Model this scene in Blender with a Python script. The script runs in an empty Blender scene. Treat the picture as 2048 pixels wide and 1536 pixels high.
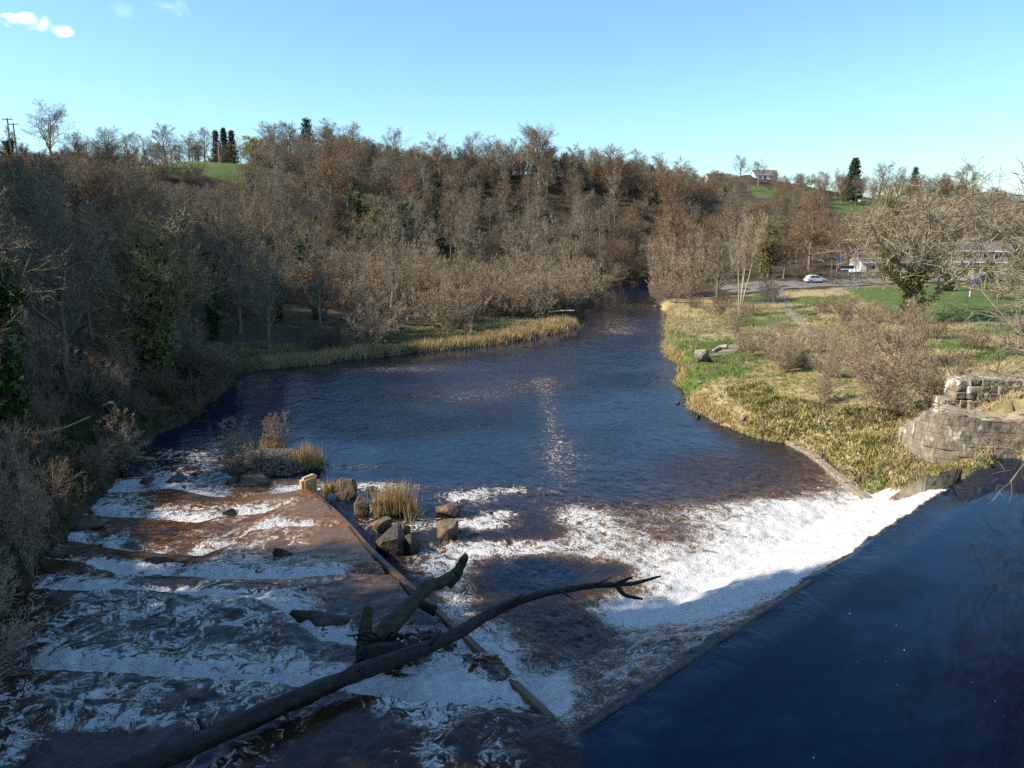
import bpy, bmesh, math, random
import numpy as np
from mathutils import Vector, Matrix
R = math.radians
scene = bpy.context.scene
col = scene.collection
# ------------------------------------------------------------------ camera
F, CAMH = 1538.0, 14.5                      # focal length in photo pixels, eye height above the lower river
PIT = math.atan((768 - 445) / F)
cd = bpy.data.cameras.new('camera'); cam = bpy.data.objects.new('camera', cd); col.objects.link(cam)
cam.location = (0, 0, CAMH); cam.rotation_euler = (R(90) - PIT, 0, 0)
cd.sensor_width = 36; cd.lens = 36 * F / 2048; cd.clip_end = 9000; cd.clip_start = .1
scene.camera = cam
# ------------------------------------------------------------------ sky and sun
SUN_AZ, SUN_EL = -99.0, 37.0                # degrees clockwise from +Y, elevation
w = bpy.data.worlds.new('World'); scene.world = w; w.use_nodes = True
nt = w.node_tree; N = nt.nodes; L = nt.links
for n in list(N): N.remove(n)
sky = N.new('ShaderNodeTexSky'); sky.sky_type = 'NISHITA'; sky.sun_disc = False
sky.sun_elevation = R(SUN_EL); sky.sun_rotation = R(SUN_AZ); sky.altitude = 60
sky.air_density = 1.0; sky.dust_density = .6; sky.ozone_density = 6.0
bg = N.new('ShaderNodeBackground'); bg.inputs[1].default_value = 0.15
wo = N.new('ShaderNodeOutputWorld')
def raydir(u, v):
    a = (u - 1024) / F; b = -(v - 768) / F; c, s = math.cos(PIT), math.sin(PIT)
    return np.array([a, c + b * s, -s + b * c])
tc = N.new('ShaderNodeTexCoord')
nz = N.new('ShaderNodeTexNoise'); nz.inputs['Scale'].default_value = 42; nz.inputs['Detail'].default_value = 6; nz.inputs['Distortion'].default_value = .6
L.new(tc.outputs['Generated'], nz.inputs['Vector'])
nzs = N.new('ShaderNodeMath'); nzs.operation = 'MULTIPLY_ADD'; L.new(nz.outputs[0], nzs.inputs[0]); nzs.inputs[1].default_value = 1.9; nzs.inputs[2].default_value = -.45
prev = sky.outputs[0]
for (u, v, rad, amt, thr) in ((28, 42, .015, .8, .47), (68, 44, .019, .95, .44), (122, 62, .013, .7, .48), (345, 16, .022, .16, .5), (245, 22, .018, .10, .5)):
    d = raydir(u, v); d /= np.linalg.norm(d)
    vd = N.new('ShaderNodeVectorMath'); vd.operation = 'SUBTRACT'; L.new(tc.outputs['Generated'], vd.inputs[0]); vd.inputs[1].default_value = d
    vs = N.new('ShaderNodeVectorMath'); vs.operation = 'MULTIPLY'; L.new(vd.outputs[0], vs.inputs[0]); vs.inputs[1].default_value = (1, 1, 1.9)
    vl = N.new('ShaderNodeVectorMath'); vl.operation = 'LENGTH'; L.new(vs.outputs[0], vl.inputs[0])
    m1 = N.new('ShaderNodeMapRange'); m1.inputs[1].default_value = rad; m1.inputs[2].default_value = 0; L.new(vl.outputs['Value'], m1.inputs[0])
    ad = N.new('ShaderNodeMath'); ad.operation = 'MULTIPLY_ADD'; L.new(m1.outputs[0], ad.inputs[0]); ad.inputs[1].default_value = .55; L.new(nzs.outputs[0], ad.inputs[2])
    m2 = N.new('ShaderNodeMapRange'); m2.interpolation_type = 'SMOOTHSTEP'; m2.inputs[1].default_value = thr - .02; m2.inputs[2].default_value = thr + .8; m2.inputs[4].default_value = amt; L.new(ad.outputs[0], m2.inputs[0])
    gt = N.new('ShaderNodeMath'); gt.operation = 'MULTIPLY'; L.new(m1.outputs[0], gt.inputs[0]); gt.inputs[1].default_value = 6; gt.use_clamp = True
    mm = N.new('ShaderNodeMath'); mm.operation = 'MULTIPLY'; L.new(gt.outputs[0], mm.inputs[0]); L.new(m2.outputs[0], mm.inputs[1])
    mx = N.new('ShaderNodeMixRGB'); L.new(mm.outputs[0], mx.inputs[0]); L.new(prev, mx.inputs[1]); mx.inputs[2].default_value = (9, 9, 9.2, 1); prev = mx.outputs[0]
tint = N.new('ShaderNodeMixRGB'); tint.blend_type = 'MULTIPLY'; tint.inputs[0].default_value = 1; tint.inputs[2].default_value = (.99, 1.10, 1.03, 1)
L.new(prev, tint.inputs[1]); L.new(tint.outputs[0], bg.inputs[0]); L.new(bg.outputs[0], wo.inputs[0])
sd = bpy.data.lights.new('sun', 'SUN'); sd.energy = 5.0; sd.angle = R(.5); sd.color = (1, .90, .74)
sun = bpy.data.objects.new('sun', sd); col.objects.link(sun)
sv = Vector((math.sin(R(SUN_AZ)) * math.cos(R(SUN_EL)), math.cos(R(SUN_AZ)) * math.cos(R(SUN_EL)), math.sin(R(SUN_EL))))
sun.rotation_euler = sv.to_track_quat('Z', 'Y').to_euler()
scene.view_settings.view_transform = 'Standard'; scene.view_settings.look = 'None'
scene.view_settings.exposure = 0.62; scene.view_settings.gamma = 1
scene.cycles.max_bounces = 4; scene.cycles.diffuse_bounces = 2; scene.cycles.glossy_bounces = 2
scene.cycles.use_adaptive_sampling = True; scene.cycles.adaptive_threshold = .008; scene.cycles.use_denoising = False; scene.cycles.caustics_reflective = False; scene.cycles.caustics_refractive = False
# ------------------------------------------------------------------ helpers
rng = np.random.default_rng(7); random.seed(7)
def P(u, v, z=0.0):
    r = raydir(u, v); t = (z - CAMH) / r[2]; return np.array([r[0] * t, r[1] * t, z])
def PY(u, v, Y):
    r = raydir(u, v); t = Y / r[1]; return np.array([r[0] * t, Y, CAMH + r[2] * t])
def project(x, y, z):
    c, s = math.cos(PIT), math.sin(PIT); dz = z - CAMH
    dep = y * c - dz * s; up = y * s + dz * c
    dep = np.where(np.abs(dep) < .01, .01, dep)
    return 1024 + F * x / dep, 768 - F * up / dep, dep
def _h(ix, iy, seed):
    n = (ix.astype(np.int64) * 374761393 + iy.astype(np.int64) * 668265263 + seed * 1442695041) & 0x7fffffff
    n = ((n ^ (n >> 13)) * 1274126177) & 0x7fffffff
    n = n ^ (n >> 16); return (n & 0xffff) / 65535.0
def vnoise(x, y, seed=0):
    x = np.asarray(x, float); y = np.asarray(y, float)
    ix = np.floor(x); iy = np.floor(y); fx = x - ix; fy = y - iy
    fx = fx * fx * fx * (fx * (fx * 6 - 15) + 10); fy = fy * fy * fy * (fy * (fy * 6 - 15) + 10)
    a = _h(ix, iy, seed); b = _h(ix + 1, iy, seed); c = _h(ix, iy + 1, seed); d = _h(ix + 1, iy + 1, seed)
    return (a + (b - a) * fx) * (1 - fy) + (c + (d - c) * fx) * fy
def fbm(x, y, oct=4, seed=0, gain=.5):
    s = 0; a = 1; t = 0
    for i in range(oct):
        s = s + a * vnoise(x * 2 ** i + 17.3 * i, y * 2 ** i - 9.1 * i, seed + i); t += a; a *= gain
    return s / t
def sstep(a, b, x):
    t = np.clip((x - a) / (b - a), 0, 1); return t * t * (3 - 2 * t)
def mesh_np(name, V, quads=None, tris=None, smooth=False, attrs=None):
    me = bpy.data.meshes.new(name)
    V = np.asarray(V, np.float32).reshape(-1, 3)
    fl = []; tot = []
    if quads is not None and len(quads): q = np.asarray(quads, np.int32).reshape(-1, 4); fl.append(q.ravel()); tot.append(np.full(len(q), 4, np.int32))
    if tris is not None and len(tris): t = np.asarray(tris, np.int32).reshape(-1, 3); fl.append(t.ravel()); tot.append(np.full(len(t), 3, np.int32))
    li = np.concatenate(fl); lt = np.concatenate(tot); ls = np.concatenate([[0], np.cumsum(lt)[:-1]]).astype(np.int32)
    me.vertices.add(len(V)); me.vertices.foreach_set('co', V.ravel())
    me.loops.add(len(li)); me.loops.foreach_set('vertex_index', li)
    me.polygons.add(len(lt)); me.polygons.foreach_set('loop_start', ls)
    try: me.polygons.foreach_set('loop_total', lt)
    except Exception: pass
    me.polygons.foreach_set('use_smooth', np.full(len(lt), smooth))
    for k, a in (attrs or {}).items():
        a = np.asarray(a, np.float32)
        if a.ndim == 1: at = me.attributes.new(k, 'FLOAT', 'POINT'); at.data.foreach_set('value', a)
        else:
            at = me.attributes.new(k, 'FLOAT_COLOR', 'POINT')
            if a.shape[1] == 3: a = np.concatenate([a, np.ones((len(a), 1), np.float32)], 1)
            at.data.foreach_set('color', a.ravel())
    me.update(); me.validate(); return me
def obj(name, me, mat=None, parent=None, loc=None, rz=0):
    if isinstance(me, bmesh.types.BMesh):
        m = bpy.data.meshes.new(name); me.to_mesh(m); me.free(); me = m
    if mat is not None and len(me.materials) == 0: me.materials.append(mat)
    o = bpy.data.objects.new(name, me); col.objects.link(o)
    if parent: o.parent = parent
    if loc is not None: o.location = loc
    if rz: o.rotation_euler = (0, 0, rz)
    return o
def tag(o, label=None, cat=None, group=None, kind=None):
    if label: o['label'] = label
    if cat: o['category'] = cat
    if group: o['group'] = group
    if kind: o['kind'] = kind
    return o
def thing(name, label, cat, loc=(0, 0, 0), rz=0, group=None):
    o = bpy.data.objects.new(name, None); col.objects.link(o); o.location = loc; o.rotation_euler = (0, 0, rz); o.empty_display_size = .2
    return tag(o, label, cat, group)
def bx(bm, x0, x1, y0, y1, z0, z1, M=None):
    vs = [bm.verts.new(Vector((x, y, z)) if M is None else M @ Vector((x, y, z))) for z in (z0, z1) for x, y in ((x0, y0), (x1, y0), (x1, y1), (x0, y1))]
    for f in ((3, 2, 1, 0), (4, 5, 6, 7), (0, 1, 5, 4), (1, 2, 6, 5), (2, 3, 7, 6), (3, 0, 4, 7)): bm.faces.new([vs[i] for i in f])
    return bm
def box(x0, x1, y0, y1, z0, z1): return bx(bmesh.new(), x0, x1, y0, y1, z0, z1)
def norm(a): return a / np.maximum(np.linalg.norm(a, axis=-1, keepdims=True), 1e-9)
def tubes(pts, rad, sides):
    """pts (M,K,3) rad (M,K) -> verts, quads; sides==2 gives flat ribbons"""
    M_, K = rad.shape
    t = np.empty_like(pts); t[:, 1:-1] = pts[:, 2:] - pts[:, :-2]; t[:, 0] = pts[:, 1] - pts[:, 0]; t[:, -1] = pts[:, -1] - pts[:, -2]; t = norm(t)
    ref = np.where(np.abs(t[:, :1, 2:3]) > .8, np.array([1., 0, 0]), np.array([0, 0, 1.]))
    if sides == 2:
        g = np.random.default_rng(M_); ref = norm(g.normal(size=(M_, 1, 3)))
    a = norm(np.cross(t, ref)); b = np.cross(t, a)
    if sides == 2:
        V = np.stack([pts - a * rad[..., None], pts + a * rad[..., None]], 2).reshape(-1, 3)
        i = (np.arange(M_)[:, None] * K + np.arange(K - 1)[None]).ravel() * 2
        return V, np.stack([i, i + 1, i + 3, i + 2], 1)
    ph = np.arange(sides) * 2 * math.pi / sides
    V = pts[:, :, None] + rad[:, :, None, None] * (a[:, :, None] * np.cos(ph)[None, None, :, None] + b[:, :, None] * np.sin(ph)[None, None, :, None])
    i = (np.arange(M_)[:, None, None] * K + np.arange(K - 1)[None, :, None]) * sides
    s = np.arange(sides)[None, None]; s2 = (s + 1) % sides
    Q = np.stack([i + s, i + s2, i + sides + s2, i + sides + s], -1).reshape(-1, 4)
    return V.reshape(-1, 3), Q
def join_np(parts):
    Vs, Qs, o = [], [], 0
    for V, Q in parts: Vs.append(V); Qs.append(Q + o); o += len(V)
    return np.concatenate(Vs), np.concatenate(Qs)
def smooth_path(P_, n):
    P_ = np.asarray(P_, float); k = len(P_); t = np.linspace(0, k - 1, n); i = np.clip(np.floor(t).astype(int), 0, k - 2); f = (t - i)[:, None]
    g = lambda j: P_[np.clip(j, 0, k - 1)]
    a, b, c, d = g(i - 1), g(i), g(i + 1), g(i + 2)
    return .5 * (2 * b + (c - a) * f + (2 * a - 5 * b + 4 * c - d) * f * f + (3 * b - a - 3 * c + d) * f ** 3)
# ------------------------------------------------------------------ materials
def newmat(name):
    m = bpy.data.materials.new(name); m.use_nodes = True; n = m.node_tree.nodes; b = n['Principled BSDF']; return m, n, m.node_tree.links, b
def mat(name, c1, c2=None, scale=6., rough=.8, bump=.0, detail=5, spec=.3, c3=None, vecscale=None, thr=(.35, .65), bdist=.05, metal=0.):
    m, n, l, b = newmat(name); b.inputs['Roughness'].default_value = rough; b.inputs['Specular IOR Level'].default_value = spec; b.inputs['Metallic'].default_value = metal
    c2 = c2 or tuple(x * .6 for x in c1)
    tc = n.new('ShaderNodeTexCoord'); mp = n.new('ShaderNodeMapping'); l.new(tc.outputs['Object'], mp.inputs[0])
    if vecscale: mp.inputs['Scale'].default_value = vecscale
    nz = n.new('ShaderNodeTexNoise'); nz.inputs['Scale'].default_value = scale; nz.inputs['Detail'].default_value = detail; nz.inputs['Roughness'].default_value = .65
    l.new(mp.outputs[0], nz.inputs['Vector'])
    r = n.new('ShaderNodeValToRGB'); r.color_ramp.elements[0].position = thr[0]; r.color_ramp.elements[1].position = thr[1]
    r.color_ramp.elements[0].color = (*c2, 1); r.color_ramp.elements[1].color = (*c1, 1); l.new(nz.outputs[0], r.inputs[0])
    out = r.outputs[0]
    if c3:
        v = n.new('ShaderNodeTexNoise'); v.inputs['Scale'].default_value = scale * .55; v.inputs['Detail'].default_value = 6; l.new(mp.outputs[0], v.inputs['Vector'])
        rr = n.new('ShaderNodeMapRange'); rr.inputs[1].default_value = .58; rr.inputs[2].default_value = .64; l.new(v.outputs[0], rr.inputs[0])
        mx = n.new('ShaderNodeMixRGB'); l.new(rr.outputs[0], mx.inputs[0]); l.new(out, mx.inputs[1]); mx.inputs[2].default_value = (*c3, 1); out = mx.outputs[0]
    l.new(out, b.inputs['Base Color'])
    if bump:
        bp = n.new('ShaderNodeBump'); bp.inputs['Strength'].default_value = bump; bp.inputs['Distance'].default_value = bdist
        n2 = n.new('ShaderNodeTexNoise'); n2.inputs['Scale'].default_value = scale * 2.2; n2.inputs['Detail'].default_value = 6; l.new(mp.outputs[0], n2.inputs['Vector'])
        l.new(n2.outputs[0], bp.inputs['Height']); l.new(bp.outputs[0], b.inputs['Normal'])
    return m
def twigmat(name, cols, rough=.75):
    """bark or twig colour that differs a little from tree to tree"""
    m, n, l, b = newmat(name); b.inputs['Roughness'].default_value = rough; b.inputs['Specular IOR Level'].default_value = .25
    oi = n.new('ShaderNodeObjectInfo'); r = n.new('ShaderNodeValToRGB'); e = r.color_ramp.elements
    while len(e) < len(cols): e.new(.5)
    for i, c in enumerate(cols): e[i].position = i / max(1, len(cols) - 1); e[i].color = (*c, 1)
    l.new(oi.outputs['Random'], r.inputs[0])
    tc = n.new('ShaderNodeTexCoord'); nz = n.new('ShaderNodeTexNoise'); nz.inputs['Scale'].default_value = .9; nz.inputs['Detail'].default_value = 3; l.new(tc.outputs['Object'], nz.inputs['Vector'])
    mr = n.new('ShaderNodeMapRange'); mr.inputs[1].default_value = .3; mr.inputs[2].default_value = .7; mr.inputs[3].default_value = .7; mr.inputs[4].default_value = 1.25; l.new(nz.outputs[0], mr.inputs[0])
    vm = n.new('ShaderNodeVectorMath'); vm.operation = 'SCALE'; l.new(r.outputs[0], vm.inputs[0]); l.new(mr.outputs[0], vm.inputs['Scale'])
    l.new(vm.outputs[0], b.inputs['Base Color']); return m
def attrmat(name, rough=.85, noise=0., nscale=8., bump=0., transl=0.):
    m, n, l, b = newmat(name); b.inputs['Roughness'].default_value = rough; b.inputs['Specular IOR Level'].default_value = .2
    a = n.new('ShaderNodeAttribute'); a.attribute_name = 'Col'; out = a.outputs['Color']
    if noise:
        tc = n.new('ShaderNodeTexCoord'); nz = n.new('ShaderNodeTexNoise'); nz.inputs['Scale'].default_value = nscale; nz.inputs['Detail'].default_value = 7; nz.inputs['Roughness'].default_value = .7; l.new(tc.outputs['Object'], nz.inputs['Vector'])
        mr = n.new('ShaderNodeMapRange'); mr.inputs[1].default_value = .3; mr.inputs[2].default_value = .7; mr.inputs[3].default_value = 1 - noise; mr.inputs[4].default_value = 1 + noise; l.new(nz.outputs[0], mr.inputs[0])
        vm = n.new('ShaderNodeVectorMath'); vm.operation = 'SCALE'; l.new(out, vm.inputs[0]); l.new(mr.outputs[0], vm.inputs['Scale']); out = vm.outputs[0]
        if bump:
            bp = n.new('ShaderNodeBump'); bp.inputs['Strength'].default_value = bump; bp.inputs['Distance'].default_value = .25; l.new(nz.outputs[0], bp.inputs['Height']); l.new(bp.outputs[0], b.inputs['Normal'])
    l.new(out, b.inputs['Base Color']); return m
M = {}
M['bark'] = twigmat('bark', [(.13, .105, .075), (.22, .18, .13), (.16, .13, .095), (.30, .25, .18)])
M['bark_pale'] = twigmat('bark_pale', [(.17, .14, .10), (.33, .28, .20), (.22, .19, .135), (.29, .25, .18)])
M['birch'] = mat('birch_bark', (.47, .38, .28), (.17, .13, .10), 4, .7, vecscale=(1, 1, 3), thr=(.3, .45))
M['tw_brown'] = twigmat('twig_brown', [(.13, .09, .055), (.26, .185, .115), (.16, .12, .08), (.31, .23, .14), (.20, .13, .075)])
M['tw_grey'] = twigmat('twig_grey', [(.18, .15, .10), (.33, .27, .18), (.20, .17, .115), (.30, .235, .14)])
M['tw_red'] = twigmat('twig_red', [(.24, .125, .07), (.31, .18, .10), (.20, .12, .075)])
M['tw_tan'] = twigmat('twig_tan', [(.42, .315, .20), (.50, .385, .25), (.37, .27, .17), (.46, .36, .22)])
M['tw_pink'] = twigmat('twig_pink', [(.42, .30, .20), (.48, .36, .24)])
M['tw_olive'] = twigmat('twig_olive', [(.29, .24, .10), (.26, .22, .10)])
M['tw_scrub'] = twigmat('twig_scrub', [(.40, .27, .175), (.44, .32, .20), (.36, .25, .16)])
M['tw_yellow'] = twigmat('twig_yellow', [(.46, .36, .10), (.46, .36, .10)])
M['ivy'] = twigmat('ivy_leaf', [(.035, .075, .018), (.06, .10, .02)], .5)
M['ivy_yellow'] = twigmat('ivy_leaf_old', [(.16, .15, .03), (.12, .13, .03)], .5)
M['needle'] = twigmat('needles', [(.03, .065, .028), (.045, .075, .03)], .6)
M['needle_gold'] = twigmat('needles_gold', [(.15, .14, .045), (.15, .14, .045)], .6)
M['grass'] = attrmat('grass_blades')
M['terrain'] = attrmat('earth', .95, .45, 1.6, .6)
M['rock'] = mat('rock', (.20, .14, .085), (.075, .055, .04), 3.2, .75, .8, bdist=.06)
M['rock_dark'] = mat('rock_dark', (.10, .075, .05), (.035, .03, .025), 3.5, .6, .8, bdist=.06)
M['rock_pale'] = mat('rock_pale', (.36, .30, .23), (.17, .14, .10), 3, .85, .8, bdist=.08)
M['concrete'] = mat('wet_concrete', (.17, .09, .045), (.07, .045, .03), 2.2, .45, .35)
M['concrete_dry'] = mat('dry_concrete', (.44, .36, .26), (.25, .19, .13), 2.5, .85, .5, c3=(.12, .10, .05))
M['concrete_lit'] = mat('concrete_sunlit', (.55, .40, .22), (.38, .26, .13), 2.5, .8, .3)  # concrete of the end block, with sunlight put into its colour
M['stone'] = mat('weathered_stone', (.36, .30, .22), (.13, .115, .09), 3.2, .9, .7, c3=(.60, .57, .50), bdist=.06, vecscale=(1, 1, .45))
M['stone_pale'] = mat('pale_stone', (.46, .37, .24), (.24, .19, .13), 1.8, .9, .7, c3=(.66, .63, .56), bdist=.06, vecscale=(1, 1, .4))
M['mortar'] = mat('mortar_dark', (.12, .10, .08), (.06, .05, .04), 4, .95, .3)
M['log'] = mat('wet_log', (.035, .028, .02), (.012, .011, .010), 5, .55, .9, vecscale=(1, 1, 1), bdist=.06)
M['log_moss'] = mat('mossy_log', (.06, .065, .025), (.022, .021, .013), 4, .75, .9, bdist=.06)
M['log_pale'] = mat('bleached_wood', (.50, .42, .30), (.30, .25, .18), 7, .8, .4)
M['white'] = mat('white_paint', (.80, .79, .76), (.74, .73, .70), 3, .35, spec=.5)
M['glass'] = mat('dark_glass', (.03, .04, .05), (.02, .025, .03), 1, .05, spec=.8)
M['black'] = mat('black_metal', (.02, .022, .025), (.015, .015, .018), 3, .45)
M['tyre'] = mat('rubber', (.025, .025, .025), (.018, .018, .018), 5, .8)
M['steel'] = mat('galvanised', (.55, .56, .56), (.42, .43, .44), 5, .4, metal=.6)
M['asphalt'] = mat('car_park_asphalt', (.21, .185, .17), (.14, .125, .115), 1.2, .9, .3)
M['path'] = mat('gravel_path', (.30, .24, .19), (.20, .155, .12), 3, .95, .3)
M['cream'] = mat('cream_render', (.72, .58, .36), (.64, .51, .31), 1.5, .85)
M['roof'] = mat('roof_tiles', (.20, .165, .15), (.14, .115, .105), 3, .85, .3)
M['brown'] = mat('brown_wood', (.17, .08, .05), (.11, .05, .03), 5, .7)
M['blue'] = mat('blue_paint', (.06, .13, .45), (.05, .11, .38), 2, .4)
M['yellow'] = mat('yellow_paint', (.68, .48, .05), (.6, .42, .05), 2, .4)
M['redpaint'] = mat('red_paint', (.38, .08, .05), (.32, .07, .04), 2, .45)
M['timber'] = mat('weathered_timber', (.32, .25, .17), (.2, .15, .10), 6, .85)
M['green_net'] = mat('green_mesh', (.10, .30, .20), (.08, .24, .16), 3, .7)
M['wool'] = mat('wool', (.72, .68, .58), (.62, .58, .48), 6, .95)
M['coat'] = mat('pink_white_coat', (.75, .30, .42), (.80, .74, .74), 5, .8, thr=(.45, .5))
M['skin'] = mat('skin', (.58, .36, .26), (.54, .33, .24), 4, .6)
M['trousers'] = mat('dark_trousers', (.04, .045, .07), (.03, .03, .05), 4, .85)
M['pebble'] = mat('pebbles', (.26, .20, .15), (.10, .08, .065), 6, .8)
# ------------------------------------------------------------------ river plan
def poly(pts): a = np.array([P(*p)[:2] for p in pts]); return a
LS = np.concatenate([[[-14.5, -30], [-13.5, 5], [-14., 14]], poly([(20, 1340, 1.9), (70, 1270, 1.8), (120, 1180, 1.5), (175, 1085, 1.), (225, 1000, .5), (262, 935, .2), (330, 880), (400, 840), (440, 790), (455, 752)]),
                     poly([(560, 737), (645, 729), (750, 716), (880, 702), (1000, 690), (1110, 671), (1165, 655), (1160, 646), (1172, 630), (1200, 605), (1188, 592), (1225, 580), (1240, 573)]), [[27, 183], [40, 190], [60, 195]]])
LS = LS[np.argsort(LS[:, 1])]
RLOW = np.concatenate([poly([(1790, 1040), (1755, 1022), (1700, 985), (1620, 915), (1560, 888), (1500, 880), (1400, 845), (1345, 800), (1335, 765), (1345, 745), (1375, 735), (1340, 728), (1308, 705), (1306, 690), (1318, 660), (1322, 632), (1303, 605), (1290, 585), (1288, 575)]), [[32, 186], [30, 195]]])
RLOW = RLOW[np.argsort(RLOW[:, 1])]
RUP = np.array([[19, -30], [20.5, 0], [22.5, 18], [25, 31], [26.2, 38.], [26.4, 42]])
CA, CB = P(1072, 1513, 2.2)[:2], P(1985, 923, 2.2)[:2]           # weir crest
CD = (CB - CA) / np.linalg.norm(CB - CA); CN = np.array([-CD[1], CD[0]]); CLEN = np.linalg.norm(CB - CA)
WALL = np.array([P(*p) for p in [(1160, 1490, 2.15), (1130, 1450, 2.1), (1000, 1300, 1.8), (900, 1225, 1.62), (780, 1140, 1.32), (690, 1040, .85), (620, 970, .5)]])
def interp_y(A, y): return np.interp(y, A[:, 1], A[:, 0])
def crest_qs(x, y):
    dx, dy = x - CA[0], y - CA[1]; return dx * CN[0] + dy * CN[1], dx * CD[0] + dy * CD[1]
def wall_x(y):
    a = WALL[np.argsort(WALL[:, 1])]; return np.interp(y, a[:, 1], a[:, 0])
LEDG = [([(-300, 1322), (50, 1330), (350, 1352), (600, 1372), (740, 1385), (860, 1393), (1000, 1440)], 2.05, .45),
        ([(-100, 1170), (119, 1178), (281, 1184), (387, 1195), (500, 1200), (560, 1215), (640, 1278), (712, 1292), (930, 1310)], 1.62, .36),
        ([(50, 1110), (170, 1125), (264, 1158), (563, 1160), (782, 1149), (860, 1200)], 1.25, .30),
        ([(100, 1075), (264, 1103), (400, 1114), (450, 1095), (500, 1062), (560, 1052), (699, 1050)], .95, .30),
        ([(120, 1020), (224, 1035), (395, 1046), (450, 1030), (530, 1024), (590, 1000), (655, 995)], .65, .30),
        ([(200, 985), (343, 974), (420, 990), (488, 991), (560, 984), (640, 974)], .38, .40)]
LEDW = [(np.array([P(u, v, z)[:2] for u, v in l]), z, d) for l, z, d in LEDG]
def in_pass(x, y): return (x < wall_x(y)) & (y < WALL[-1][1] + 2.5)
def water_z(x, y):
    """still-water level and the foam, brown-water and chop masks at plan points"""
    x = np.asarray(x, float); y = np.asarray(y, float)
    q, s = crest_qs(x, y)
    jit = (fbm(x * .9, y * .9, 3, 31) - .5)
    # weir side
    bow = .25 * (fbm(s * .35, s * 0 + 3, 2, 5) - .5)
    qq = q + bow
    slope_len = 4.6
    zf = np.where(qq < 0, 2.2 - .10 * sstep(-1.5, 0, qq) , 2.1 - 2.1 * np.clip(qq / slope_len, 0, 1) ** 1.12)
    foam_w = np.where(qq > 0.05, 1.0, 0.) * (.66 + .34 * sstep(.28, .5, s / CLEN) * np.ones_like(x)) * np.exp(-np.maximum(qq - 4, 0) / 5.)
    foam_w = foam_w * (1 - .12 * sstep(0, .35, .35 - s / CLEN)) * sstep(0, .4, qq)
    # fish pass side
    zp = np.full_like(x, 2.2) - .1 * sstep(14, 20, y); foam_p = np.zeros_like(x)
    gate = fbm(x * .55 + 5, y * .25, 3, 77)
    for k, (pl, z, d) in enumerate(LEDW):
        yl = np.interp(x, pl[:, 0], pl[:, 1]); dd = y - yl + jit * .16 + (vnoise(x * .3 + k * 7, x * 0 + k, 55) - .5) * .5
        zp = zp - d * 1.12 * sstep(-.03, .30, dd) + d * .12 * sstep(.5, 1.8, dd) - .03 * sstep(-1.2, 0, dd) + .03 * sstep(0, .5, dd)
        zp = zp + .10 * np.exp(-((dd - 1.3) / .55) ** 2) * (.4 + gate)
        amp = sstep(.30, .55, gate + .08) * .95
        foam_p = np.maximum(foam_p, np.where(dd > .02, 1, 0) * ((.24 + .52 * amp) * np.exp(-np.maximum(dd - .9, 0) / (1.3 + 1.6 * gate)) + (.2 + .3 * amp) * np.exp(-(np.maximum(dd, 0) / .8) ** 2)))
        foam_p = np.maximum(foam_p, .32 * sstep(.36, .6, gate)); foam_p = foam_p * (1 - .97 * sstep(-1.3, -.5, dd) * (1 - sstep(-.02, .06, dd)))
    up = y < np.interp(x, LEDW[0][0][:, 0], LEDW[0][0][:, 1])
    foam_p = np.maximum(foam_p, np.where(up, .46 * sstep(.44, .66, fbm(x * .4 + 9, y * .5, 3, 15)), 0))
    ip = in_pass(x, y); wd_ = wall_x(y) - x
    foam_p = foam_p * (1 - .72 * (1 - sstep(1.0, 3.0, wd_ + 2.4 * (gate - .5))))
    zp = np.maximum(zp, .0)
    fade = 1 - sstep(WALL[-1][1] - .5, WALL[-1][1] + 2.5, y)
    z = np.where(ip, zp, zf); foam = np.where(ip, foam_p, foam_w)
    return z, foam, q, s, ip
SPL = [  # u, v, ru, rv, amount: where the lower river is white or dark
    (1640, 1085, 130, 55, .9), (1500, 1050, 80, 35, .55), (1560, 1010, 70, 14, .55), (1480, 1120, 110, 50, .3), (1350, 1150, 80, 40, .2), (1215, 1075, 85, 42, .5), (1160, 1025, 50, 22, .45), (1290, 1110, 70, 30, .25),
    (1000, 1090, 150, 17, .75), (880, 1125, 80, 22, .6), (900, 1190, 60, 60, .5), (980, 1300, 70, 80, .55), (1090, 1420, 45, 60, .75), (1250, 1210, 90, 30, .4), (1400, 1240, 90, 40, .45),
    (900, 1440, 70, 45, .5), (780, 1490, 130, 28, .45), (1000, 1478, 90, 25, .6), (620, 1320, 220, 22, .25), (200, 1230, 120, 40, .2), (330, 1300, 160, 20, .2), (1060, 1490, 60, 20, .5), (1080, 1145, 75, 26, -.65), (1230, 1130, 45, 14, -.35), (1180, 1270, 60, 60, -.15),
    (960, 1040, 55, 12, .75), (1000, 1022, 30, 6, .7), (930, 988, 45, 12, .55), (1020, 975, 60, 8, .35), (830, 1045, 60, 14, .45), (745, 1010, 20, 40, .4), (720, 968, 110, 10, .5), (600, 975, 60, 14, .55), (700, 930, 90, 8, .3),
    (1100, 820, 22, 80, .20), (1060, 765, 110, 16, .17), (900, 790, 170, 18, .19), (1120, 900, 70, 45, .17), (1090, 755, 60, 10, .05), (1000, 1000, 200, 40, .1), (1350, 960, 160, 40, .06), (1350, 1020, 140, 30, .2),
    (1240, 640, 55, 22, .22), (1260, 610, 60, 10, .22), (1215, 592, 30, 6, .2), (1230, 660, 60, 10, .2), (800, 735, 160, 8, .22), (300, 905, 80, 14, .4), (330, 950, 90, 30, .5), (260, 985, 50, 30, .45), (420, 905, 60, 20, .3)]
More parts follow.
